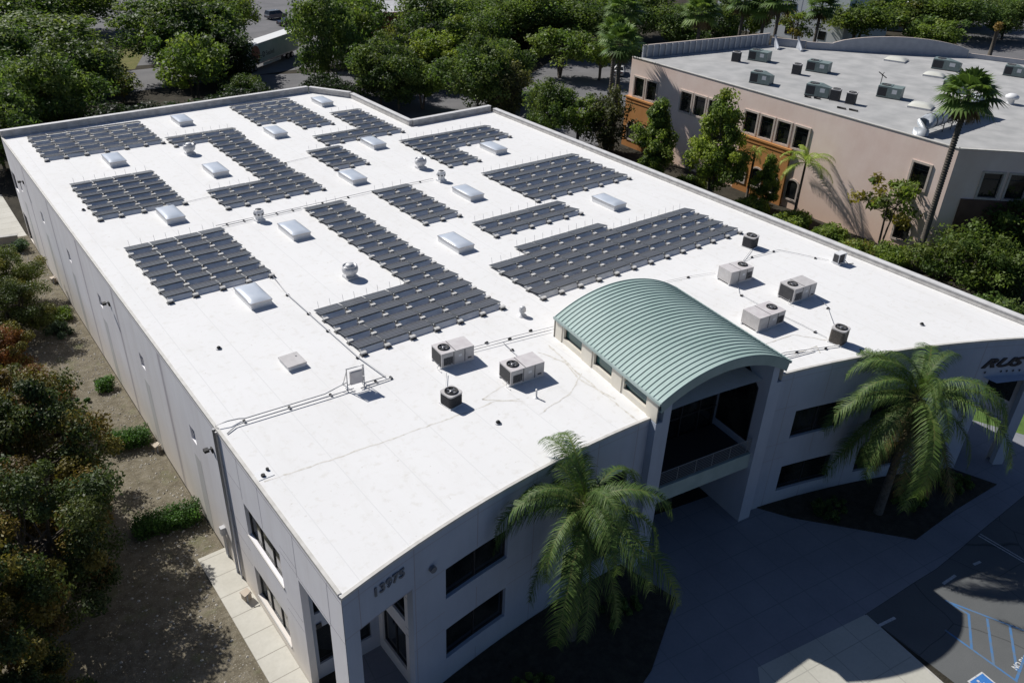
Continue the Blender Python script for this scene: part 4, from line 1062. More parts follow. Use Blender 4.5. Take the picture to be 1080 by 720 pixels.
# roof equipment of the stucco building
ZR = ZK-.245
def green_unit(label, loc, rot, L, D, Hh, slope=True):
    t = thing('rooftop_unit', label, 'air conditioner', loc, rot, 'green grey units on the stucco building')
    mb = MB(); mb.box(0,0,.1,L*.52,D,Hh)
    if slope: mb.face([(L*.522,0,.1),(L,0,.1),(L,0,Hh*.95),(L*.522,0,Hh)]); mb.face([(L*.522,D,.1),(L,D,.1),(L,D,Hh*.7),(L*.522,D,Hh)]); mb.face([(L*.522,0,Hh),(L,0,Hh*.95),(L,D,Hh*.7),(L*.522,D,Hh)]); mb.face([(L,0,.1),(L,D,.1),(L,D,Hh*.7),(L,0,Hh*.95)])
    else: mb.box(L*.522,0,.1,L,D,Hh*.96)
    mb.build('cabinet', M['acgreen'], t)
    mb = MB(); mb.box(.1,-.03,.25,L*.4,-.004,Hh-.2); mb.box(-.03,.1,.25,-.004,D-.1,Hh-.2); mb.build('coil_grille', M['acdark'], t)
    mb = MB(); mb.box(L*.62,-.03,Hh*.45,L*.82,-.004,Hh*.8); mb.build('label_plate', M['curb'], t)
    mb = MB(); mb.box(-.05,.05,0,L+.05,.2,.097); mb.box(-.05,D-.2,0,L+.05,D-.05,.097); mb.build('base_rail', M['fan'], t)
    fan_top(t, L*.26, D*.5, Hh, min(.6, D*.3))
    return t
RK = radians(-72)
for lab, (x, y), L_, s_ in [('green unit near the pink front wall, left of centre', (68.0,3.6), 3.0, True),('green unit with white plate, nearest to the pair of dark condensers', (69.2,-5.3), 3.3, True),
    ('rear left green unit beside a dark condenser, by the blue parapet', (81.0,14.2), 3.2, False),('green grey unit in the roof centre beside a small condenser', (83.0,4.3), 3.4, False),
    ('dark unit with a tilted antenna beside the lower white skylight', (78.0,-11.2), 3.2, False),('green unit by the arched parapet at the rear right', (104.3,-5.2), 4.2, True),
    ('green unit half hidden by the fan palm head', (90.3,-14.4), 3.4, False),('green unit at the far right end of the grey roof', (110.6,-14.0), 3.0, True)]:
    green_unit(lab, (x,y,ZR), RK, L_, 2.2, 1.6, s_)
for lab, x, y in [('dark condenser left of the rear left green unit', 78.2,14.4),('dark condenser left of the roof centre unit', 79.6,3.6),('left one of two upright condensers near the pink wall edge', 70.6,-9.3),('right one of two upright condensers near the pink wall edge', 70.9,-11.6)]:
    t = thing('condenser', lab, 'condenser', (x,y,ZR), RK, 'dark condensers on the stucco building')
    mb = MB(); mb.box(-.6,-.6,.06,.6,.6,1.45); mb.build('coil', M['acdark'], t)
    mb = MB(); mb.box(-.64,-.64,1.452,.64,.64,1.55); mb.box(-.64,-.64,0,.64,.64,.057); mb.build('lid', M['acgrey'], t)
    fan_top(t, 0, 0, 1.55, .48)
for lab, x, y, a, L_, D_ in [('white skylight near the fan palm, in the front right of the grey roof', 76.4,-16.9, RK, 3.0, 3.0),('white skylight before the arched parapet at the rear', 102.6,2.4, RK, 3.4, 3.2),('flat white skylight partly behind the fan palm head', 97.6,-7.4, RK, 3.0, 2.4)]:
    t = thing('skylight', lab, 'skylight', (x,y,ZR), a, 'skylights on the stucco building')
    mb = MB(); mb.box(0,0,0,L_,D_,.25); mb.build('curb', M['galv'], t)
    mb = MB(); n = 8
    for i in range(n):
        for j in range(n):
            q = [(i,j),(i+1,j),(i+1,j+1),(i,j+1)]; zf = lambda a, b: .253 + .42*((1-abs(a/n*2-1)**2.5)*(1-abs(b/n*2-1)**2.5))**.6
            mb.face([(L_*a/n, D_*b/n, zf(a,b)) for a, b in q], 0, True)
    d = mb.build('dome', mat('cream_dome', (.66,.65,.57), .3, (.72,.71,.64), 1), t); bm_merge(d)
t = thing('exhaust_duct', 'fat silver duct snaking over the grey roof to a boxy fan', 'duct', (66.0,-25.2,ZR))
dpt = [(64.9,-25.2,.1),(64.95,-25.2,.8),(65.3,-25.15,1.35),(66.2,-25.1,1.5),(75.5,-24.7,1.6),(79.0,-24.4,1.75),(80.2,-24.3,2.2)]
mb = MB(); mb.tube([(x-66,y+25.2,z) for x, y, z in dpt], .92, 14); mb.build('duct', M['ductgrey'], t)
mb = MB(); mb.box(13.4,.1,.1,16.0,2.4,2.4); mb.build('fan_box', M['acgreen'], t)
mb = MB()
for x in (3.0,5.0,7.0,9.0,11.0):
    mb.tube([(x,-.7,0),(x,-.7,1.1)], .06, 5); mb.tube([(x,1.3,0),(x,1.3,1.1)], .06, 5); mb.tube([(x,-.7,.75),(x,1.3,.75)], .05, 5)
mb.build('duct_support', M['fan'], t)
mb = MB()
for i in range(7):
    x = .8+i*1.5; yy = .1+.4*(x-.2)/9.3; mb.tube([(x-.09,yy,1.515+.0107*x),(x+.09,yy,1.515+.0107*x)], .965, 14)
mb.build('duct_band', M['fan'], t)
t = thing('roof_ventilator', 'small white mushroom vent at the right of the fan palm head', 'roof vent', (92.1,-23.7,ZR))
mb = MB(); mb.lathe([(.5,0),(.45,.6),(.9,.8),(.9,1.1),(.5,1.4),(.02,1.5)], 16); mb.build('cap', M['curb'], t)
t = thing('roof_antenna', 'thin tilted antenna on a mast behind the dark roof unit', 'antenna', (80.8,-9.9,ZR))
mb = MB(); mb.tube([(0,0,0),(0,0,2.6)], .06, 5); mb.tube([(-.7,.3,2.9),(.7,-.3,2.0)], .07, 5); mb.tube([(-.3,-.3,2.9),(.3,.3,2.3)], .05, 5); mb.build('mast', M['acdark'], t)
for lab, x, y, sx_ in [('black pipe pieces lying near the pink wall edge', 68.3,-6.0, .9),('black rubber mat lying by the pink wall edge', 67.2,-12.0, 1.2)]:
    t = thing('roof_debris', lab, 'pipe scrap', (x,y,ZR)); mb = MB(); mb.tube([(0,0,.12),(.2,-sx_,.12)], .13, 6); mb.tube([(.5,-sx_-.3,.12),(.7,-sx_*2-.3,.12)], .13, 6); mb.build('pipe', M['black'], t)

# ------------------------------------------------------------------ vegetation
def leaf_mesh(name, m, centers, radii, cols, per, leaf, seed, flat=.75, up=.35):
    """crown of many separate leaf faces grouped in clumps"""
    rg = np.random.default_rng(seed)
    centers = np.asarray(centers, float); n = len(centers)*per
    ci = np.repeat(np.arange(len(centers)), per)
    d = rg.normal(size=(n,3)); d /= np.linalg.norm(d, axis=1)[:,None]
    rr = rg.random(n)**.45
    rad = np.asarray(radii, float)[ci]
    pos = centers[ci] + d*(rad*rr)[:,None]*np.array([1,1,flat])
    nr = d*.55 + rg.normal(size=(n,3))*.55 + np.array([0,0,up]); nr /= np.linalg.norm(nr, axis=1)[:,None]
    t = np.cross(nr, rg.normal(size=(n,3))); t /= np.linalg.norm(t, axis=1)[:,None]
    b = np.cross(nr, t)
    sz = leaf*(.55+.9*rg.random(n)); wd = sz*(.38+.25*rg.random(n))
    v = np.empty((n,4,3))
    v[:,0] = pos - t*sz[:,None]*.5; v[:,1] = pos + b*wd[:,None]*.5 - nr*sz[:,None]*.08; v[:,2] = pos + t*sz[:,None]*.5; v[:,3] = pos - b*wd[:,None]*.5 - nr*sz[:,None]*.08
    cc = np.asarray(cols, float)[ci]*(.7+.6*rg.random(n))[:,None]
    col = np.ones((n,4,4)); col[:,:,:3] = cc[:,None,:]
    me = bpy.data.meshes.new(name)
    me.vertices.add(n*4); me.loops.add(n*4); me.polygons.add(n)
    me.vertices.foreach_set('co', v.ravel()); me.loops.foreach_set('vertex_index', np.arange(n*4, dtype=np.int32))
    me.polygons.foreach_set('loop_start', np.arange(0, n*4, 4, dtype=np.int32))
    a = me.attributes.new('leafcol', 'FLOAT_COLOR', 'POINT'); a.data.foreach_set('color', col.ravel())
    me.materials.append(m); me.update(calc_edges=True); return me

def tree_meshes(name, seed, h, rx, rz, zc, nclump, per, leaf, pal, m, clump=.32, stems=1, lean=0, hollow=.35, trunk_r=.22, flat=.75, cone=0):
    """returns (trunk mesh, crown mesh): limbs run from the trunk to the leaf clumps"""
    rg = np.random.default_rng(seed); cs = []; rs = []; cl = []
    while len(cs) < nclump:
        d = rg.normal(size=3); d /= np.linalg.norm(d); q = hollow + (1-hollow)*rg.random()**.7
        wob = 1 + .22*sin(3*atan2(d[1], d[0])+seed) + .12*sin(5*d[2]+seed*2)
        p = np.array([d[0]*rx*q*wob, d[1]*rx*q*wob, zc + d[2]*rz*q])
        if p[2] < h*.14: continue
        if cone: k_ = 1-cone*max(0, (p[2]-zc+rz*.5)/(1.5*rz)); p[0] *= k_; p[1] *= k_
        cs.append(p); rs.append(rx*clump*(.65+.7*rg.random())); k = pal[rg.integers(len(pal))]; cl.append(np.array(k)*(.75+.5*rg.random()))
    crown = leaf_mesh(name+'_crown', m, cs, rs, cl, per, leaf, seed+7, flat)
    mb = MB()
    for st in range(stems):
        a = 2*pi*st/max(1,stems)+seed; o = (.25*rx*(stems > 1))
        top = (cos(a)*o, sin(a)*o, zc+rz*.35)
        mid = (cos(a)*o*.4+.1*rx*lean, sin(a)*o*.4, zc*.45)
        base_ = (cos(a)*.12*(stems > 1), sin(a)*.12*(stems > 1), -.1)
        mb.tube([base_, mid, top], [trunk_r, trunk_r*.75, trunk_r*.2], 8)
        for i in rg.choice(len(cs), size=min(len(cs), 16), replace=False):
            c = cs[i]; f = .3+.5*rg.random(); s = np.array(mid)*(1-f)+np.array(top)*f
            k = (s+c)/2 + np.array([0,0,-.1*rx])
            mb.tube([s, k, c], [trunk_r*.38, trunk_r*.22, trunk_r*.08], 5, cap=False)
    return mb.mesh(name+'_trunk', [M['bark']]), crown

G_dark = [(.09,.145,.036),(.12,.185,.045),(.068,.115,.032),(.16,.215,.058)]
G_mid = [(.145,.21,.045),(.185,.26,.055),(.115,.18,.04),(.22,.28,.065)]
G_yel = [(.16,.17,.04),(.12,.15,.035),(.20,.18,.04),(.085,.11,.03)]
G_olive = [(.10,.115,.05),(.125,.135,.06),(.075,.09,.035)]
G_blue = [(.08,.13,.075),(.10,.15,.09),(.06,.10,.055)]
G_aut = [(.21,.15,.034),(.14,.095,.028),(.20,.17,.04),(.10,.125,.03),(.065,.095,.026),(.085,.12,.034),(.075,.105,.03),(.055,.085,.024)]
G_red = [(.22,.09,.035),(.26,.13,.04),(.12,.12,.03),(.15,.145,.035),(.09,.105,.028),(.20,.10,.035)]
G_ygr = [(.13,.15,.03),(.10,.13,.028),(.16,.16,.035),(.07,.10,.024)]
G_up = [(.19,.265,.055),(.235,.31,.065),(.14,.205,.045),(.10,.16,.038)]
V = {}
V['b0'] = tree_meshes('broad', 11, 12, 6.2, 4.6, 7.4, 90, 150, .50, G_dark, M['leaf'], .30)
V['b1'] = tree_meshes('broad', 23, 12, 5.6, 5.2, 7.2, 84, 150, .48, G_dark, M['leaf'], .30)
V['b2'] = tree_meshes('broad', 37, 12, 6.0, 4.2, 7.6, 80, 150, .50, G_dark+G_mid[:2], M['leaf'], .33)
V['m0'] = tree_meshes('lighter', 41, 10, 5.2, 3.0, 6.8, 46, 110, .55, G_mid, M['leaf'], .30, 3, hollow=.45)
V['m1'] = tree_meshes('lighter', 53, 10, 5.0, 3.4, 6.6, 44, 110, .55, G_mid+G_dark[:1], M['leaf'], .32, 2, hollow=.4)
V['y0'] = tree_meshes('yellowing', 61, 9, 3.6, 3.4, 5.4, 40, 90, .5, G_yel, M['leaf'], .32)
V['o0'] = tree_meshes('olive', 67, 10, 4.2, 4.2, 5.6, 46, 110, .42, G_olive, M['leaf'], .32, 3)
V['p0'] = tree_meshes('upright', 71, 15, 4.9, 6.4, 8.2, 110, 170, .40, G_up, M['leaf'], .24, 3, cone=.75)
V['p1'] = tree_meshes('upright', 79, 12, 3.8, 5.4, 6.6, 90, 170, .40, G_up, M['leaf'], .24, 2, cone=.7)
V['l0'] = tree_meshes('sparse', 83, 10, 3.6, 3.6, 6.6, 26, 80, .5, G_yel[1:]+G_mid, M['leaf'], .27, 3, hollow=.5, trunk_r=.14)
V['s0'] = tree_meshes('bushy', 89, 6, 5.2, 3.2, 3.2, 80, 170, .36, G_mid+G_dark[:2], M['leaf'], .26, 3)
V['a0'] = tree_meshes('autumn', 97, 9, 4.7, 4.2, 5.0, 120, 480, .19, G_aut, M['leaf_autumn'], .20, 3, hollow=.5)
V['a1'] = tree_meshes('autumn', 101, 9, 4.4, 3.8, 4.8, 110, 480, .19, G_aut[:5]+G_aut[3:5], M['leaf_autumn'], .20, 2, hollow=.5)
V['r0'] = tree_meshes('reddish', 103, 7, 3.7, 2.8, 3.6, 90, 380, .19, G_red, M['leaf_autumn'], .22, 3, hollow=.45)
V['g0'] = tree_meshes('yellowgreen', 107, 7, 4.2, 3.2, 3.8, 90, 330, .21, G_ygr, M['leaf_autumn'], .22, 3, hollow=.45)
V['d0'] = tree_meshes('shaded', 113, 10, 5.6, 3.8, 5.2, 70, 150, .5, [(.022,.04,.014),(.03,.055,.018),(.018,.034,.012)], M['leaf'], .32)  # leaf colours darkened to stand in for shade
V['d1'] = tree_meshes('shaded', 127, 10, 5.2, 4.2, 5.4, 66, 150, .5, [(.024,.042,.014),(.034,.06,.02),(.018,.034,.012)], M['leaf'], .32)  # second variant, shade painted into the leaves as well
def tree(kind, x, y, label, s=1.0, rot=0, sz=None, group=None, nm='tree'):
    t = thing(nm, label, 'tree', (x,y,0), rot, group); t.scale = (s, s, s if sz is None else sz)
    link('trunk', V[kind][0], t); link('crown', V[kind][1], t); return t
BT = 'trees behind the white building'
far = [
 ('b0',-6,119,1.9,.95,'wide spreading dark tree at the far left edge of the picture top'),
 ('b1',-8,86,1.35,1.0,'round dark tree left of the small lawn, close behind the left roof corner'),
 ('b2',-19,79,1.2,1.0,'dark tree at the picture edge just behind the left roof corner'),
 ('b0',14,104,1.4,1.2,'large green tree between the lawn and the semi truck'),
 ('y0',.5,91,.8,.6,'small bright green tree in front of the lawn'),
 ('b1',19.5,104,1.75,1.2,'tall dark tree just left of the semi truck cab'),
 ('b2',35,131,1.4,1.1,'dark tree behind the truck yard, top edge of the picture'),
 ('m1',11,82,1.35,1.2,'mid green tree between the left roof corner and the truck cab'),
 ('b1',36.8,80,1.15,1.4,'tallest dark tree right behind the trailer end'),
 ('b0',17,73,.6,.55,'small dark tree left of the trailer, low at the rear parapet'),
 ('m1',48,88.5,1.2,1.35,'lighter tall tree right of the tallest dark one, before the red wall'),
 ('y0',55.5,86,1.05,1.0,'slim brownish tree standing in front of the red wall'),
 ('m0',56,77,1.0,1.0,'tree with yellowing leaves right of the red wall'),
 ('p0',62,72,1.35,.9,'dense tree left of the rear parking lot, behind the parapet notch'),
 ('b1',52,50.5,1.15,1.05,'large dark tree beside the asphalt behind the roof notch'),
 ('o0',56,46,1.2,1.0,'olive round tree just behind the right rear roof corner'),
 ('y0',81,106,1.6,1.15,'brownish tree in front of the far grey roof, top of picture'),
 ('b1',98,93,1.7,1.15,'big dark tree behind the rear parking lot, left one of the row'),
 ('b2',107,86,1.7,1.1,'big dark tree behind the rear parking lot, middle one of the row'),
 ('b0',119,84,1.4,1.05,'dark tree behind the two fan palms, right end of the row'),
 ('m0',86,67,1.25,.95,'flat topped light tree in the rear parking lot, left one'),
 ('m1',92.5,61,1.2,.95,'flat topped light tree in the rear parking lot, by the fan palm'),
 ('b1',53,31,.75,.8,'dark small tree at the roof corner left of the olive tree'),
 ('m1',55,26,.8,.85,'mid green tree between the roof corner and the olive tree'),
 ('o0',57.8,22,1.15,1.05,'pale olive tree by the left corner of the stucco building'),
 ('p1',52.8,6.8,1.0,1.0,'upright pear shaped tree before the left orange block'),
 ('p0',55,-2.8,1.02,1.05,'tallest upright tree standing before the pink wall'),
 ('p1',59.6,-8.6,.6,.62,'small upright tree before the right orange block'),
 ('b0',128,71,1.25,.9,'rounded dark tree behind the blue parapet, left one'),
 ('b1',143,71,1.2,.95,'green tree behind the blue parapet corner, right one'),
 ('m1',157,72,1.25,1.05,'light green tree between palm trunks behind the parapet'),
 ('l0',158,58,1.5,1.1,'thin open tree before the far white wall'),
 ('m0',180,54,1.95,1.15,'wide bright green tree behind the arched parapet'),
 ('m1',189,37,1.45,.95,'bushy bright tree behind the right end of the arched parapet'),
 ('b2',222,52,1.9,1.05,'large dark tree beyond the blue grey building'),
 ('b0',236,40,1.5,.9,'dark tree at the far side of the right street'),
 ('y0',214,59,1.6,1.1,'yellowish tree beside the blue grey building'),
 ('l0',61.0,-26.0,1.05,1.0,'sparse young tree with see-through crown before the pink wall'),
 ('s0',61.5,-38,1.15,1.05,'big dense bush tree below the brown stucco wall'),
 ('m1',70,-38,.95,.9,'leafy tree before the side windows of the stucco building'),
 ('b1',108,112,1.5,1.0,'dark tree beyond the grey roofed red building'),
 ('b2',76,86,1.2,1.0,'dark tree between the red wall and the rear parking lot'),
 ('b1',250,58,1.7,1.0,'dark tree in the far right top corner'),
 ('b2',-30,112,1.6,1.1,'dark tree beyond the left picture edge, by the yard'),
 ('b1',44,72,.9,.9,'shaded tree between the notch and the tallest dark tree'),
 ('b0',66,62,.9,.8,'low dark tree at the near end of the rear parking lot'),
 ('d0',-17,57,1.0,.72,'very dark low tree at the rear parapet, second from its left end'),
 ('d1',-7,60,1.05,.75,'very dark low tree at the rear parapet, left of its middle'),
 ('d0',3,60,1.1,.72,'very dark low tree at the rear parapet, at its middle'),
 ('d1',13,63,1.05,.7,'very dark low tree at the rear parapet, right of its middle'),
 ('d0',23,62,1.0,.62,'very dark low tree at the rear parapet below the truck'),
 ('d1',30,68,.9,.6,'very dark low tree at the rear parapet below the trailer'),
 ('d0',-3,104,1.2,1.0,'very dark tree shading the left end of the lawn'),
 ('d1',21,92,1.1,1.0,'very dark tree just left of the truck nose'),
 ('d0',49,79,1.1,1.0,'very dark tree behind the angled parapet, before the lighter tall one'),
 ('d1',64,82,1.2,1.0,'very dark tree before the red wall right end'),
 ('d0',60,56,.9,.8,'very dark tree at the far side of the notch asphalt'),
 ('b1',-14,72,1.2,1.05,'dark tree behind the rear parapet, left of the round dark one'),
 ('b1',41,67,1.0,.9,'dark tree just behind the angled parapet corner'),
 ('m1',46,60,.95,.85,'lighter tree overhanging the asphalt behind the notch'),
 ('b1',70,96,1.5,1.15,'dark tree covering the right part of the red wall'),
 ('b2',84,92,1.5,1.1,'dark tree behind the rear parking lot, far left one'),
 ('b0',92,108,1.7,1.2,'dark tree behind the row at the rear parking lot'),
 ('b1',110,100,1.7,1.2,'dark tree at the picture top above the flat topped trees'),
 ('b2',134,92,1.6,1.15,'dark tree at the picture top above the fan palms'),
 ('b2',-4,148,1.9,1.2,'dark tree behind the lawn, left side of it'),
 ('b1',30,146,1.7,1.2,'dark tree behind the truck yard, beside the street'),
 ('m1',200,60,1.6,1.1,'bright tree before the blue grey building'),
 ('b1',240,62,1.6,1.0,'dark tree right of the blue grey building'),
 ('b1',-24,62,1.05,.95,'dark tree against the rear wall at the far left corner'),
 ('b1',42,62,1.0,.85,'dark shaded tree at the left end of the asphalt behind the notch'),
 ('b2',52,104,1.5,1.25,'dark tall tree hiding the trailer end'),
 ('b0',-20,98,1.5,1.1,'dark tree at the left picture edge behind the white car'),
 ('b0',23,127,1.6,1.1,'dark tree behind the right side of the lawn'),
 ('b1',-16,140,1.9,1.1,'dark tree at the top left corner of the picture'),
 ('b2',10,160,1.9,1.1,'dark tree at the far end of the lawn'),

]
random.seed(5)
for k, x, y, s, sz, lab in far: tree(k, x, y, lab, s, random.uniform(0,6.28), sz*1.06, BT)
near = [
 ('a0',-36.8,-28.2,1.14,1.08,'big orange and green autumn tree filling the lower left corner'),
 ('a1',-35.5,-19.0,1.22,1.12,'autumn tree with yellow brown crown above the corner one'),
 ('a1',-33.4,-21.2,.62,.85,'smaller autumn tree nearest the clipped hedge'),
 ('r0',-34.4,-7.5,1.0,1.0,'red and green autumn tree midway along the left edge'),
 ('r0',-32.4,-10.5,.62,.75,'low reddish tree closest to the stony dirt'),
 ('g0',-31.6,10.0,.85,1.0,'yellow green leafy tree by the far left of the wall'),
 ('g0',-31.4,17.0,.9,1.0,'rounded yellow green tree farthest along the left wall'),
 ('a1',-41.2,-34.5,1.0,1.35,'autumn tree cut by the bottom left picture corner'),
 ('a1',-39.4,-38.5,.8,.85,'shaded autumn tree next to the sidewalk at the picture bottom'),
 ('r0',-35.2,1.0,.95,1.0,'reddish tree between the red one and the yellow green one'),
 ('a0',-39.5,-13.5,1.0,1.0,'autumn tree at the left picture edge behind the big ones'),
]
for k, x, y, s, sz, lab in near: tree(k, x, y, lab, s, random.uniform(0,6.28), s*sz, 'autumn trees along the left wall')

def shrub(label, x, y, rx, ry, h, pal, seed, m='leaf', leaf=.2, per=160, nm='shrub', rot=0, box=False, z=0):
    rg = np.random.default_rng(seed); cs = []; n = max(12, int(rx*ry*(16 if box else 11)))
    gx, gy = max(2, int(rx*3.2)), max(2, int(ry*3.4))
    pts_ = [((i+.5)/gx*2-1+rg.uniform(-.06,.06), (j+.5)/gy*2-1+rg.uniform(-.08,.08), k) for i in range(gx) for j in range(gy) for k in (.25,.6)] if box else [(*rg.uniform(-1,1,2), 0) for i in range(n)]
    for a, b, lv in pts_:
        if not box and a*a+b*b > 1: continue
        zz = h*(lv+.12*rg.random()) if box else h*(.2+.6*rg.random()*(1-.5*(a*a+b*b)))
        px, py = rot2(a*rx*.85, b*ry*.85, rot); cs.append((px, py, zz))
    cl = [np.array(pal[rg.integers(len(pal))])*(.8+.4*rg.random()) for _ in cs]
    me = leaf_mesh('crown', M[m], cs, [h*.36]*len(cs), cl, per, leaf, seed+1, .9)
    t = thing(nm, label, nm, (x,y,z)); link('foliage', me, t)
    mb = MB()
    for c in cs[:6]: mb.tube([(c[0]*.2,c[1]*.2,-.02),(c[0]*.7,c[1]*.7,c[2]*.8)], [.05,.02], 5, cap=False)
    mb.build('stem', M['bark'], t); return t
G_hedge = [(.075,.165,.035),(.10,.205,.045),(.06,.13,.03)]
shrub('clipped green hedge, long one nearest the sidewalk', -28.5,-24.5, 2.5,1.0,1.5, G_hedge, 5, nm='hedge', box=True, rot=radians(-10), per=190, leaf=.16)
shrub('clipped green hedge, shorter one beside the wall hose bib', -28.0,-13.4, 1.8,.95,1.5, G_hedge, 6, nm='hedge', box=True, rot=radians(-14), per=190, leaf=.16)
shrub('small round green shrub close to the left wall', -27.4,-3.8, .9,.85,1.3, G_hedge, 7, leaf=.16, per=260)
shrub('low green ground shrub left of the small round one', -30.2,-5.0, 1.7,.8,.55, G_hedge, 8, leaf=.15, per=200)
shrub('grey green shrub in the shade midway along the wall', -28.4,8.3, 1.3,1.2,1.3, G_blue, 9, leaf=.2, per=200)
shrub('dark round shrub behind the grey green one', -27.9,11.6, 1.5,1.3,1.4, G_dark, 10, leaf=.2, per=200)
shrub('grey green shrub at the far end of the left wall', -27.4,31.5, .9,.9,1.5, G_blue, 12, leaf=.2, per=200)
for i, (x, y, rx, ry, h, pal, lab) in enumerate([
 (55.5,-9,4.2,2.0,2.8,G_mid,'green hedge mass at the foot of the orange block'),(56.2,-15.5,3.8,2.0,3.0,G_mid,'green hedge below the small bright palm'),
 (56.8,-21,3.4,2.0,2.8,G_mid,'lighter hedge bush below the blank pink wall'),(54.5,-26.5,3.6,2.4,3.0,G_yel[1:]+G_mid,'yellow green bush under the sparse young tree'),
 (57.0,-29.5,3.0,2.2,3.2,G_mid,'green bush at the foot of the tall fan palm'),(50,-31.5,3.2,2.2,2.6,G_mid+G_yel[1:2],'green bush right against the parapet, below the fan palm'),
 (53,-44,4.0,3.0,3.4,G_dark,'dark bush at the right picture edge below the brown wall'),(48.5,12,3.4,2.6,2.6,G_dark,'dark bush under the upright pear shaped tree'),
 (47,20,3.4,2.6,2.8,G_olive,'olive bush at the parapet below the olive tree'),(48,-2,3.2,2.4,2.4,G_dark,'dark bush under the tallest upright tree'),
 (44,6,3.4,3.0,3.2,G_mid,'mid green bush behind the parapet, left of the tallest upright tree'),(43,16,3.4,3.0,3.0,G_dark,'dark bush behind the parapet, below the left upright tree'),(42,27,3.6,3.0,3.0,G_dark,'dark bush behind the parapet at the right rear roof corner'),
 (46,-10,3.4,2.8,2.8,G_dark,'dark bush behind the parapet, before the right orange block'),(47,-18,3.4,2.8,2.6,G_mid,'mid green bush behind the parapet, below the bright palm'),(48,-38,3.4,2.8,3.0,G_mid,'mid green bush behind the parapet at the far right picture edge'),(56,2,3.0,2.6,2.4,G_dark,'dark bush between the two upright trees, at the stucco wall'),
 (65,49,1.6,1.6,1.3,G_yel,'small round yellowish shrub at the rear parking edge'),(67.5,47,1.5,1.5,1.3,G_yel,'second round yellowish shrub, right one at the parking edge')]):
    shrub(lab, x, y, rx, ry, h, pal, 40+i, leaf=.38, per=120)
for i, (x, y, lab) in enumerate([(12.5,-51.5,'dark low shrub in the planter right of the entrance'),(18.5,-54.5,'dark low shrub under the right feathery palm'),(23.5,-55.6,'dark low shrub near the right portico column'),(-16,-50.5,'dark low shrub in the left planter'),(-7.5,-49.2,'dark low shrub beside the left palm trunk')]):
    shrub(lab, x, y, 1.9,1.3,.7, G_dark, 70+i, leaf=.2, per=130, z=.09)

# feathery palms: fronds are separate parts
def frond_mesh(seed, L, e0, droop, nl=92, pal=((.085,.15,.034),(.065,.12,.027),(.125,.185,.05))):
    rg = np.random.default_rng(seed); n = 24; pts = []; x, z = 0.0, 0.0; e = e0
    for i in range(n+1):
        pts.append((x, z)); t = i/n; e = e0 - droop*(t**1.25); x += L/n*cos(e); z += L/n*sin(e)
    vs = []; fs = []; cs = []
    def add(q, c):
        b = len(vs); vs.extend(q); fs.append(tuple(range(b,b+len(q)))); cs.extend([c]*len(q))
    for i in range(n):
        w0, w1 = .07*(1-i/n)+.012, .07*(1-(i+1)/n)+.012; a, b = pts[i], pts[i+1]
        add([(a[0],-w0,a[1]),(b[0],-w1,b[1]),(b[0],w1,b[1]),(a[0],w0,a[1])], (.14,.15,.05))
        add([(a[0],0,a[1]-w0*1.2),(b[0],0,b[1]-w1*1.2),(b[0],0,b[1]),(a[0],0,a[1])], (.12,.13,.045))
    for k in range(nl*2):
        side = 1 if k % 2 else -1; t = .10 + .90*((k//2)+rg.random()*.7)/nl
        if t > 1: t = 1
        f = t*n; i = min(n-1, int(f)); q = f-i
        px, pz = pts[i][0]*(1-q)+pts[i+1][0]*q, pts[i][1]*(1-q)+pts[i+1][1]*q
        tx, tz = pts[i+1][0]-pts[i][0], pts[i+1][1]-pts[i][1]; tl = hypot(tx,tz); tx /= tl; tz /= tl
        ll = L*.19*(sin(pi*(.12+.80*t))**.7)*(.8+.4*rg.random())
        upk = rg.uniform(-.35,.5); D = np.array([tx*.62 - tz*upk*.5, side*.85, tz*.62 + tx*upk*.5]); D /= np.linalg.norm(D)
        p = np.array([px, 0, pz]); wdt = .029*(.8+.5*rg.random()); c = np.array(pal[rg.integers(3)])*(.75+.5*rg.random())
        wv = np.array([tx*wdt, 0, tz*wdt]); seg = 3; prev = p; dd = D.copy()
        for sg in range(seg):
            nx = prev + dd*ll/seg; k0, k1 = 1-sg/seg*.55, (1-(sg+1)/seg)*.95+.04
            add([tuple(prev-wv*k0), tuple(nx-wv*k1), tuple(nx+wv*k1), tuple(prev+wv*k0)], tuple(c))
            prev = nx; dd = dd + np.array([0,0,-.62]); dd /= np.linalg.norm(dd)
    me = bpy.data.meshes.new('frond'); me.from_pydata(vs, [], fs); me.materials.append(M['frond'])
    a = me.attributes.new('leafcol', 'FLOAT_COLOR', 'POINT'); a.data.foreach_set('color', np.array([(*c,1) for c in cs], np.float32).ravel())
    me.update(); return me
FR = {}
for i, (e0, dr) in enumerate([(80,140),(66,150),(50,145),(26,122),(0,92),(-36,48)]):
    FR[i] = [frond_mesh(200+i*3+j, 6.9, radians(e0), radians(dr)) for j in range(2)]
brown = tuple((.16+.03*i,.10+.02*i,.035) for i in range(3))
FR[7] = [frond_mesh(270+j, 7.0, radians(-52), radians(34)) for j in range(2)]
FR[6] = [frond_mesh(260, 6.0, radians(-38), radians(45), pal=((.13,.10,.035),(.16,.12,.04),(.08,.11,.03))), frond_mesh(261, 6.2, radians(-20), radians(60), pal=((.13,.10,.035),(.16,.12,.04),(.08,.11,.03)))]
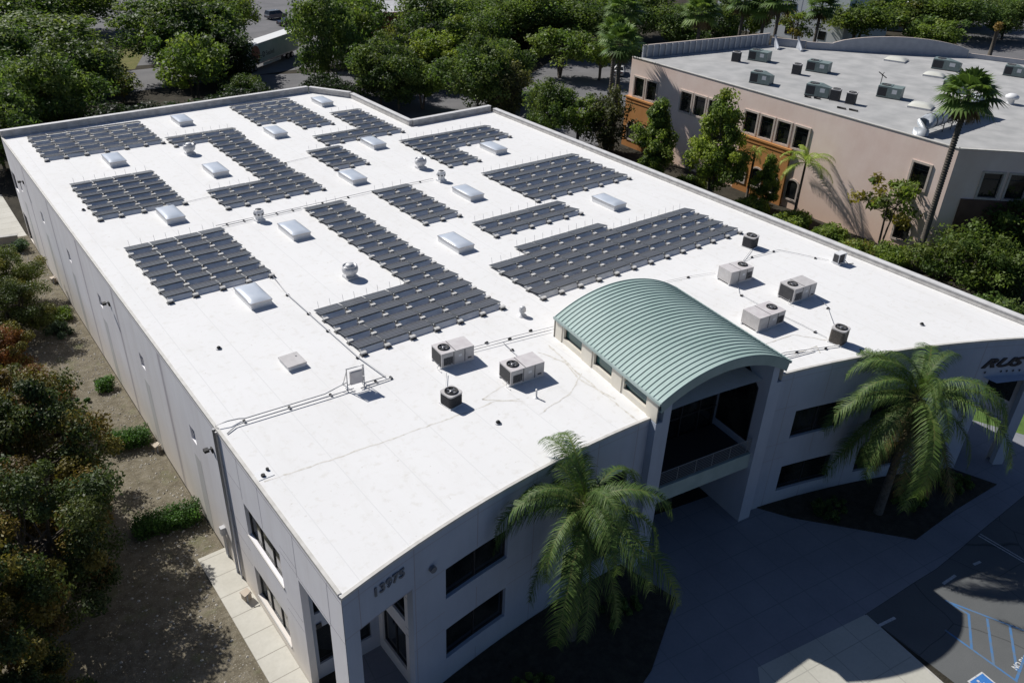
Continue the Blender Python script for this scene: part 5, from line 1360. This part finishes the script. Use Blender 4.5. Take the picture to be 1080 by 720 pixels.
def feather_palm(label, x, y, h, s, seed, layers):
    t = thing('feathery_palm', label, 'palm tree', (x,y,.05), 0, 'feathery palms before the curved front')
    mb = MB(); mb.tube([(0,0,0),(.03,.02,h*.4),(-.03,0,h*.8),(0,0,h+.25)], [.36,.29,.26,.2], 12)
    for k in range(int(h/.35)): mb.lathe([(.30,k*.35+.1),(.305,k*.35+.12),(.295,k*.35+.14)], 12) if k < h/.35-3 and k > 3 else None
    mb.build('trunk', M['palmbark'], t)
    rg = random.Random(seed); an = rg.random()*6
    for lay, cnt, ss in layers:
        for k in range(cnt):
            an += 2*pi/cnt + rg.uniform(-.4,.4)
            o = link('frond', FR[lay][rg.randrange(2)], t, (0,0,h+.25-.07*lay), (rg.uniform(-.2,.2), rg.uniform(-.18,.18), an)); q = s*ss*rg.uniform(.78,1.12); o.scale = (q,q,q)
        an += 1.3
LAY = [(0,2,.8),(1,4,.95),(2,5,1.1),(3,5,1.1),(4,5,1.2),(5,4,1.15),(7,5,1.05)]
feather_palm('feathery palm in front of the left half, fronds over the roof edge', -11.4,-48.8, 10.9, .95, 3, LAY)
feather_palm('feathery palm on the right with brown hanging fronds, by the lettering', 15.4,-53.8, 10.7, 1.1, 8, [(0,3,.75),(1,4,.9),(2,5,1.0),(3,5,1.1),(4,5,1.05),(6,8,1.1),(5,6,1.1),(7,7,1.0)])
# one small bright palm by the stucco building
def small_palm(label, x, y, h, s, seed):
    t = thing('small_palm', label, 'palm tree', (x,y,0), 0, 'small palms by the stucco building')
    mb = MB(); mb.tube([(0,0,0),(.05,.05,h*.5),(0,0,h)], [.22,.17,.14], 10); mb.build('trunk', M['bark'], t)
    rg = random.Random(seed); an = rg.random()*6
    for lay, cnt, ss in ((0,2,.7),(1,4,.9),(2,4,1),(3,3,1)):
        for k in range(cnt):
            an += 2*pi/cnt+rg.uniform(-.3,.3); o = link('frond', FRB[lay % len(FRB)], t, (0,0,h), (0,0,an)); q = s*ss; o.scale = (q,q,q)
bright = ((.36,.48,.07),(.28,.42,.06),(.44,.52,.10))
FRB = [frond_mesh(280+i, 5.0, radians(e), radians(d), 60, bright) for i, (e, d) in enumerate([(80,110),(60,120),(38,120),(10,80)])]
small_palm('small bright green palm before the blank pink wall', 60.4,-13.4, 8.2, 1.0, 4)
small_palm('smaller bright palm close to the orange block, left of the other bright palm', 59.8,-5.6, 7.4, .5, 9)

# fan palms
def fan_crown(seed, nleaf=34, r=1.8, pet=1.6, dead=10):
    rg = np.random.default_rng(seed); vs = []; fs = []; cs = []
    def add(q, c):
        b = len(vs); vs.extend([tuple(k) for k in q]); fs.append(tuple(range(b,b+len(q)))); cs.extend([c]*len(q))
    for i in range(nleaf+dead):
        isd = i >= nleaf
        el = radians(rg.uniform(-75,-50)) if isd else radians(-38+125*(i/nleaf)**.9); az = i*2.39996+rg.uniform(-.3,.3)
        D = np.array([cos(el)*cos(az), cos(el)*sin(az), sin(el)]); S = np.array([-sin(az), cos(az), 0]); Nn = np.cross(D, S)
        pl = pet*(.75+.4*rg.random()); o = D*pl; c = np.array((.13,.10,.06) if isd else [(.12,.19,.05),(.15,.23,.06),(.09,.15,.04)][rg.integers(3)])*(.75+.5*rg.random())
        add([S*-.03, S*.03, o+S*.03, o-S*.03], c*1.1); ns = 15; rr = r*(.8+.35*rg.random())*(.6 if isd else 1)
        for k in range(ns):
            a0 = radians(-115+230*k/ns); a1 = radians(-115+230*(k+1)/ns); am = (a0+a1)/2
            dirn = lambda a: D*cos(a)+S*sin(a)
            fold = Nn*.05*(1 if k % 2 else -1)
            tip = o + dirn(am)*rr*(.75+.25*cos(am)) + np.array([0,0,-.28*rr]) + fold
            mid0 = o + dirn(a0)*rr*.55 + np.array([0,0,-.06]); mid1 = o + dirn(a1)*rr*.55 + np.array([0,0,-.06])
            add([o, mid0, tip, mid1], c*(.85+.3*rg.random()))
    me = bpy.data.meshes.new('crown'); me.from_pydata(vs, [], fs); me.materials.append(M['frond'])
    a = me.attributes.new('leafcol', 'FLOAT_COLOR', 'POINT'); a.data.foreach_set('color', np.array([(*c,1) for c in cs], np.float32).ravel())
    me.update(); return me
FC = [fan_crown(301), fan_crown(302)]
def fan_palm(label, x, y, h, s, v, tr=.36):
    t = thing('fan_palm', label, 'palm tree', (x,y,0), v*1.7, 'tall fan palms')
    mb = MB(); mb.tube([(0,0,0),(.08,0,h*.35),(.04,.08,h*.7),(0,0,h+.2)], [tr*1.25,tr,tr*.85,tr*.75], 10)
    for k in range(int(h/.3)):
        z = k*.3; mb.lathe([(tr*1.0,z),(tr*1.1,z+.1),(tr*.9,z+.2)], 9, (.06,.03)) if k > 2 else None
    mb.build('trunk', M['palmbark'], t)
    o = link('crown', FC[v % 2], t, (0,0,h)); o.scale = (s,s,s*.95)
fan_palm('tallest fan palm at the corner of the stucco building, rising over its roof', 59.3,-31.9, 21.2, 1.25, 0, .34)
fan_palm('fan palm at the left corner of the stucco building', 59.6,22.5, 17.2, 1.25, 1)
fan_palm('fan palm behind the first one, near the parked white car', 69.0,33.5, 16.5, 1.2, 0)
for i, (x, y, h, s, lab) in enumerate([(101.5,42.5,16.2,1.5,'fan palm left of the blue parapet, cut by the picture top'),(119.5,46,17,1.5,'fan palm behind the parapet middle, left of a pair'),(121,41.5,16.5,1.5,'fan palm behind the parapet middle, right of a pair'),(118,36,18.5,1.5,'slim fan palm at the parapet corner'),(84,47,17,1.4,'fan palm above the flat topped trees'),(141,41,15,1.4,'fan palm in front of the far white wall')]):
    fan_palm(lab, x, y, h, s, i)
t = thing('dead_palm', 'bare palm trunk with a yellow brown top by the right street', 'palm tree', (203,28,0))
mb = MB(); mb.tube([(0,0,0),(.1,0,4),(0,0,7.4)], [.6,.5,.45], 9); mb.build('trunk', M['palmbark'], t)
link('crown', leaf_mesh('crown', M['frond'], [(0,0,7.8),(0,0,8.6)], [1.3,1.0], [(.30,.20,.06),(.28,.19,.06)], 120, .6, 77), t)

# pale stones strewn over the dirt (nobody could count them)
rg = np.random.default_rng(21); mb = MB()
ico = [(0,0,.7),(.9,.1,.1),(.2,.85,.15),(-.8,.45,.1),(-.65,-.6,.12),(.35,-.9,.08)]
for i in range(3600):
    y = rg.uniform(-48, 34); wdt = 5.5; x = -26.3 - abs(rg.normal())*2.3 if rg.random() < .55 else -26.3 - rg.random()*9
    if -28.2 < x and y < -28.6: continue
    s = .035 + .11*rg.random()**3.0; a = rg.random()*6.28; b = len(mb.v)
    for p in ico:
        q = rot2(p[0]*s, p[1]*s*rg.uniform(.6,1), a); mb.v.append((x+q[0], y+q[1], .004+p[2]*s))
    for k in range(1,6): mb.f.append((b, b+k, b+1+(k % 5))); mb.m.append(0); mb.s.append(False)
struct(mb.build('gravel', M['rock']), 'stuff')
# small wall fixtures on the ground by the left wall
for (x, y, lab) in [(-26.75,-34.4,'small white backflow box on the sidewalk below the lower windows'),(-26.6,-15.6,'small pale utility box at the foot of the wall by the short hedge'),(-26.55,20.3,'small pale utility box at the wall near the far trees')]:
    t = thing('utility_box', lab, 'utility box', (x,y,.11 if y < -30 else 0), .2)
    mb = MB(); mb.box(0,0,0,.45,.5,.5,0); mb.box(-.05,-.05,.502,.5,.55,.58,0); mb.build('cabinet', M['beige'], t); mb = MB(); mb.tube([(.1,-.1,0),(.1,-.1,.6),(.4,-.1,.75)], .05, 6); mb.build('pipe', M['pipe'], t)

# paved pad with a low wall behind the far left corner
sheet('rear_pad', [(-36,37),(-26.2,35.6),(-26.2,52),(-40,52)], .014, M['concrete_walk'])
t = thing('low_wall', 'low beige garden wall beyond the far left corner of the building', 'wall', (-30,33.8,0), radians(-12))
mb = MB(); mb.box(-4,0,0,2.6,.5,1.1); mb.build('wall', M['beige'], t); mb = MB(); mb.box(-4.05,-.05,1.103,2.65,.55,1.2); mb.build('wall_cap', M['kerb'], t)

# ------------------------------------------------------------------ far buildings
def simple_building(label, x, y, rot, L, D, h, wm, rm, nwin=0):
    t = thing('warehouse', label, 'building', (x,y,0), rot, 'far buildings')
    mb = MB(); mb.box(0,0,0,L,D,h); mb.build('wall', M[wm], t)
    mb = MB(); mb.box(.3,.3,h+.004,L-.3,D-.3,h+.03); mb.build('roof', M[rm], t)
    mb = MB()
    for a in ((0,0,L,.3),(0,D-.3,L,D),(0,.3,.3,D-.3),(L-.3,.3,L,D-.3)): mb.box(a[0],a[1],h+.002,a[2],a[3],h+.5)
    mb.build('parapet', M[wm], t)
    for i in range(nwin):
        x0 = L*(i+.3)/nwin; mb = MB(); mb.box(x0,-.06,1.2,x0+2.2,-.004,3.4); mb.build('window', M['glass'], t)
        mb = MB(); mb.box(x0,-.06,h*.6,x0+2.2,-.004,h*.6+2); mb.build('window', M['glass'], t)
    mb = MB()
    for k in range(1, 6): mb.box(L*k/6-.06,-.02,0,L*k/6+.06,-.004,h-.3)
    mb.build('wall_joint', M['reveal'], t)
    return t
simple_building('dark red walled building with a grey flat roof, top centre of the picture', 66,113,radians(-17),44,22,7.6,'redwall','greyroof',3)
simple_building('long white building behind the thin open tree', 172,96,radians(-82),40,30,12,'whitebld','greyroof',4)
simple_building('blue grey building with a bright roof behind the wide green tree', 203,86,radians(-55),34,24,7.5,'bluebld','whitebld',3)
simple_building('far dark roofed building at the top right corner', 262,78,radians(-30),40,26,8,'bluebld','greyroof',3)
simple_building('pale building beyond the far left trees', -60,165,radians(5),60,30,7,'whitebld','greyroof',4)

# ------------------------------------------------------------------ vehicles
def car_meshes(paint, prof, cab, L, Wd):
    """side profiles lofted to a body and a glazed cabin"""
    mb = MB(); n = len(prof); hw = Wd/2
    def ring(y, k): return [(x, y, z) for x, z in prof]
    def zk(x, z): return hw*(1 - .06*max(0, (z-.75)))
    Lr = [(x, -zk(x,z), z) for x, z in prof]; Rr = [(x, zk(x,z), z) for x, z in prof]
    for i in range(n):
        j = (i+1) % n; mb.face([Lr[i],Lr[j],Rr[j],Rr[i]], 0, False)
    mb.face(Lr, 0); mb.face(Rr[::-1], 0)
    # cabin: bottom ring, top ring
    (x0,x1,z0),(x2,x3,z1) = cab; b = hw*.93; tt = hw*.74
    q = [(x0,-b,z0),(x1,-b,z0),(x1,b,z0),(x0,b,z0)]; p = [(x2,-tt,z1),(x3,-tt,z1),(x3,tt,z1),(x2,tt,z1)]
    mb.face(p, 0)
    body = mb
    gl = MB()
    for i in range(4):
        j = (i+1) % 4; gl.face([q[i],q[j],p[j],p[i]], 0)
    pil = MB()
    for i in range(4):
        a, c = Vector(q[i]), Vector(p[i]); pil.tube([a, c], .06, 5)
    for f in ((x0+x1)/2,):
        for sgn in (-1, 1): pil.tube([(f, sgn*(b+.005), z0), (f*.5+(x2+x3)/4, sgn*(tt+.005), z1)], .05, 5)
    return body.mesh('body', [M[paint]]), gl.mesh('window', [M['glass']]), pil.mesh('pillar', [M[paint]])
def wheel_meshes(r=.44, wd=.28):
    mb = MB(); mb.tube([(0,-wd/2,0),(0,wd/2,0)], r, 16); ty = mb.mesh('tyre', [M['tyre']])
    mb = MB(); mb.tube([(0,-wd/2-.012,0),(0,wd/2+.012,0)], r*.62, 12); return ty, mb.mesh('rim', [M['alu']])
WT, WR_ = wheel_meshes()
SED = [(-2.95,.35),(2.95,.35),(3.0,.75),(2.85,1.0),(1.4,1.22),(-1.9,1.25),(-2.85,1.18),(-3.0,.8)]
SUVp = [(-2.95,.45),(2.95,.45),(3.0,.9),(2.9,1.25),(1.7,1.42),(-2.8,1.45),(-3.0,1.0)]
CARS = {}
for p_ in ('carwhite','cargrey','carblack'):
    CARS[p_+'s'] = car_meshes(p_, SED, ((-2.0,1.45,1.22),(-1.2,.45,1.88)), 6, 2.35)
    CARS[p_+'v'] = car_meshes(p_, SUVp, ((-2.85,1.75,1.43),(-2.5,.85,2.3)), 6, 2.5)
def car(label, kind, x, y, rot):
    t = thing('parked_car', label, 'car', (x,y,.01), rot, 'cars parked behind the building')
    b, g, pl_ = CARS[kind]; bo = link('body', b, t); link('window', g, t); link('pillar', pl_, t)
    for wx in (-1.85, 1.85):
        for wy in (-1.05, 1.05):
            w_ = link('wheel', WT, t, (wx,wy,.44)); link('rim', WR_, w_)
    for wy in (-.8,.8):
        mb = MB(); mb.box(2.93,wy-.22,.8,3.01,wy+.22,.98); mb.build('headlight', M['curb'], t)
        mb = MB(); mb.box(-3.01,wy-.2,.85,-2.94,wy+.2,1.05); mb.build('tail_light', M['redwall'], t)
car('silver white car by the lawn edge, half under a tree', 'carwhites', 2.3,109.3, radians(15))
car('silver car in the gap left of the tall dark tree', 'carwhites', 17.5,110.5, radians(15))
car('dark suv with a lit roof on the street behind the trailer', 'cargreyv', 60.5,160, radians(10))
car('black car parked in front of the dark suv', 'carblacks', 59.5,149.5, radians(5))
car('grey pickup sized car right of the dark suv', 'cargreyv', 68.5,158, radians(10))
car('white car parked beside the fan palms at the rear lot', 'carwhites', 100.5,63, radians(40))
car('white car under trees near the left roof corner', 'carwhites', -11.5,98.5, radians(10))
car('white van like car under the far left trees', 'carwhitev', -4.5,70.5, radians(10))
car('pale car in the gap before the red wall', 'carwhites', 62,101, radians(20))

def semi(x, y, rot):
    t = thing('semi_trailer', 'white box trailer with a red disc and teal lettering on its side', 'trailer', (x,y,.01), rot)
    mb = MB(); L, Wt, zb, zt = 20.5, 3.3, 1.55, 5.5
    mb.box(0,0,zb,L,Wt,zt,0,1); mb.build('box', [M['trailer'], M['curb']], t)
    mb = MB(); mb.face([(3.6,-.006,zb+.1),(L-.2,-.006,zb+.1),(L-.2,-.006,zt-.15),(3.6,-.006,zt-.15)]); mb.build('side_panel', M['trailer_teal'], t)
    mb = MB(); mb.face([(2.2+1.75*cos(k*pi/12), -.012, 3.45+1.8*sin(k*pi/12)) for k in range(24)]); mb.build('red_disc', M['trailer_red'], t)
    mb = MB()
    for k in range(20):
        a0, a1 = 2*pi*k/20, 2*pi*(k+1)/20; mb.face([(5.3+r_*cos(a), -.012, 3.0+r_*sin(a)) for r_, a in ((.38,a0),(.62,a0),(.62,a1),(.38,a1))])
    mb.face([(5.0,-.012,2.75),(5.15,-.012,2.62),(5.65,-.012,3.25),(5.5,-.012,3.38)]); mb.build('logo', M['trailer_dark'], t)
    me = text_mesh('Sealed', 1.35, .0, 0, .03); me.materials.clear(); me.materials.append(M['trailer_dark'])
    link('lettering', me, t, (6.3,-.012,2.55), (pi/2,0,0))
    mb = MB(); mb.box(.2,.3,1.2,L-.2,Wt-.3,1.54); mb.box(.1,-.01,zb-.12,L-.1,.1,zb-.005); mb.build('chassis', M['alu'], t)
    mb = MB(); mb.box(5,.15,.55,12.5,.2,1.2); mb.build('side_skirt', M['trailer'], t)
    for wx in (15.8, 17.6):
        for wy in (.35, Wt-.35):
            w_ = link('wheel', WT, t, (wx,wy,.65)); w_.scale = (1.45,1.6,1.45); link('rim', WR_, w_)
    k = thing('truck_tractor', 'white truck cab with tall nose, coupled to the box trailer', 'truck', (x,y,.01), rot)
    mb = MB(); mb.box(-4.6,.2,1.2,-1.4,3.1,3.2); pr = [(-4.6,3.2),(-1.4,3.2),(-1.4,4.9),(-2.1,5.0),(-4.1,3.9)]
    A = [(a,.25,b) for a, b in pr]; Bq = [(a,3.05,b) for a, b in pr]
    mb.face(A); mb.face(Bq)
    for i in range(5): j = (i+1) % 5; mb.face([A[i],A[j],Bq[j],Bq[i]])
    mb.build('cab', M['carwhite'], k)
    mb = MB(); mb.box(-7.4,.45,1.1,-4.62,2.85,2.4); mb.build('hood', M['carwhite'], k)
    mb = MB(); mb.box(-4.3,.17,2.2,-2.9,.196,3.1); mb.face([(-4.64,.4,2.45),(-4.64,2.9,2.45),(-4.62,2.9,3.2),(-4.62,.4,3.2)]); mb.build('window', M['glass'], k)
    mb = MB(); mb.box(-7.5,.5,.5,-7.35,2.8,1.0); mb.box(-7.45,1.0,1.15,-7.41,2.3,2.2); mb.build('bumper', M['alu'], k)
    mb = MB(); mb.box(-3.0,.9,.85,2.6,2.4,1.15); mb.build('chassis', M['black'], k)
    for wx in (-6.2, .4, 1.9):
        for wy in (.35, 2.95):
            w_ = link('wheel', WT, k, (wx,wy,.65)); w_.scale = (1.45,1.5,1.45); link('rim', WR_, w_)
    mb = MB(); mb.tube([(-1.2,.5,1.2),(-1.2,.5,5.3)], .12, 8); mb.build('exhaust_stack', M['alu'], k)
semi(29.6,101.8, radians(36.5))
# boulder-like pot by the notch asphalt
t = thing('trash_bin', 'small black bin on the asphalt behind the roof notch', 'bin', (44.5,43.5,.01))
mb = MB(); mb.lathe([(.5,0),(.55,1.1),(.6,1.15)], 10); mb.build('bin_body', M['black'], t); mb = MB(); mb.lathe([(.62,1.153),(.5,1.4),(.05,1.5)], 10); mb.build('lid', M['cargrey'], t)
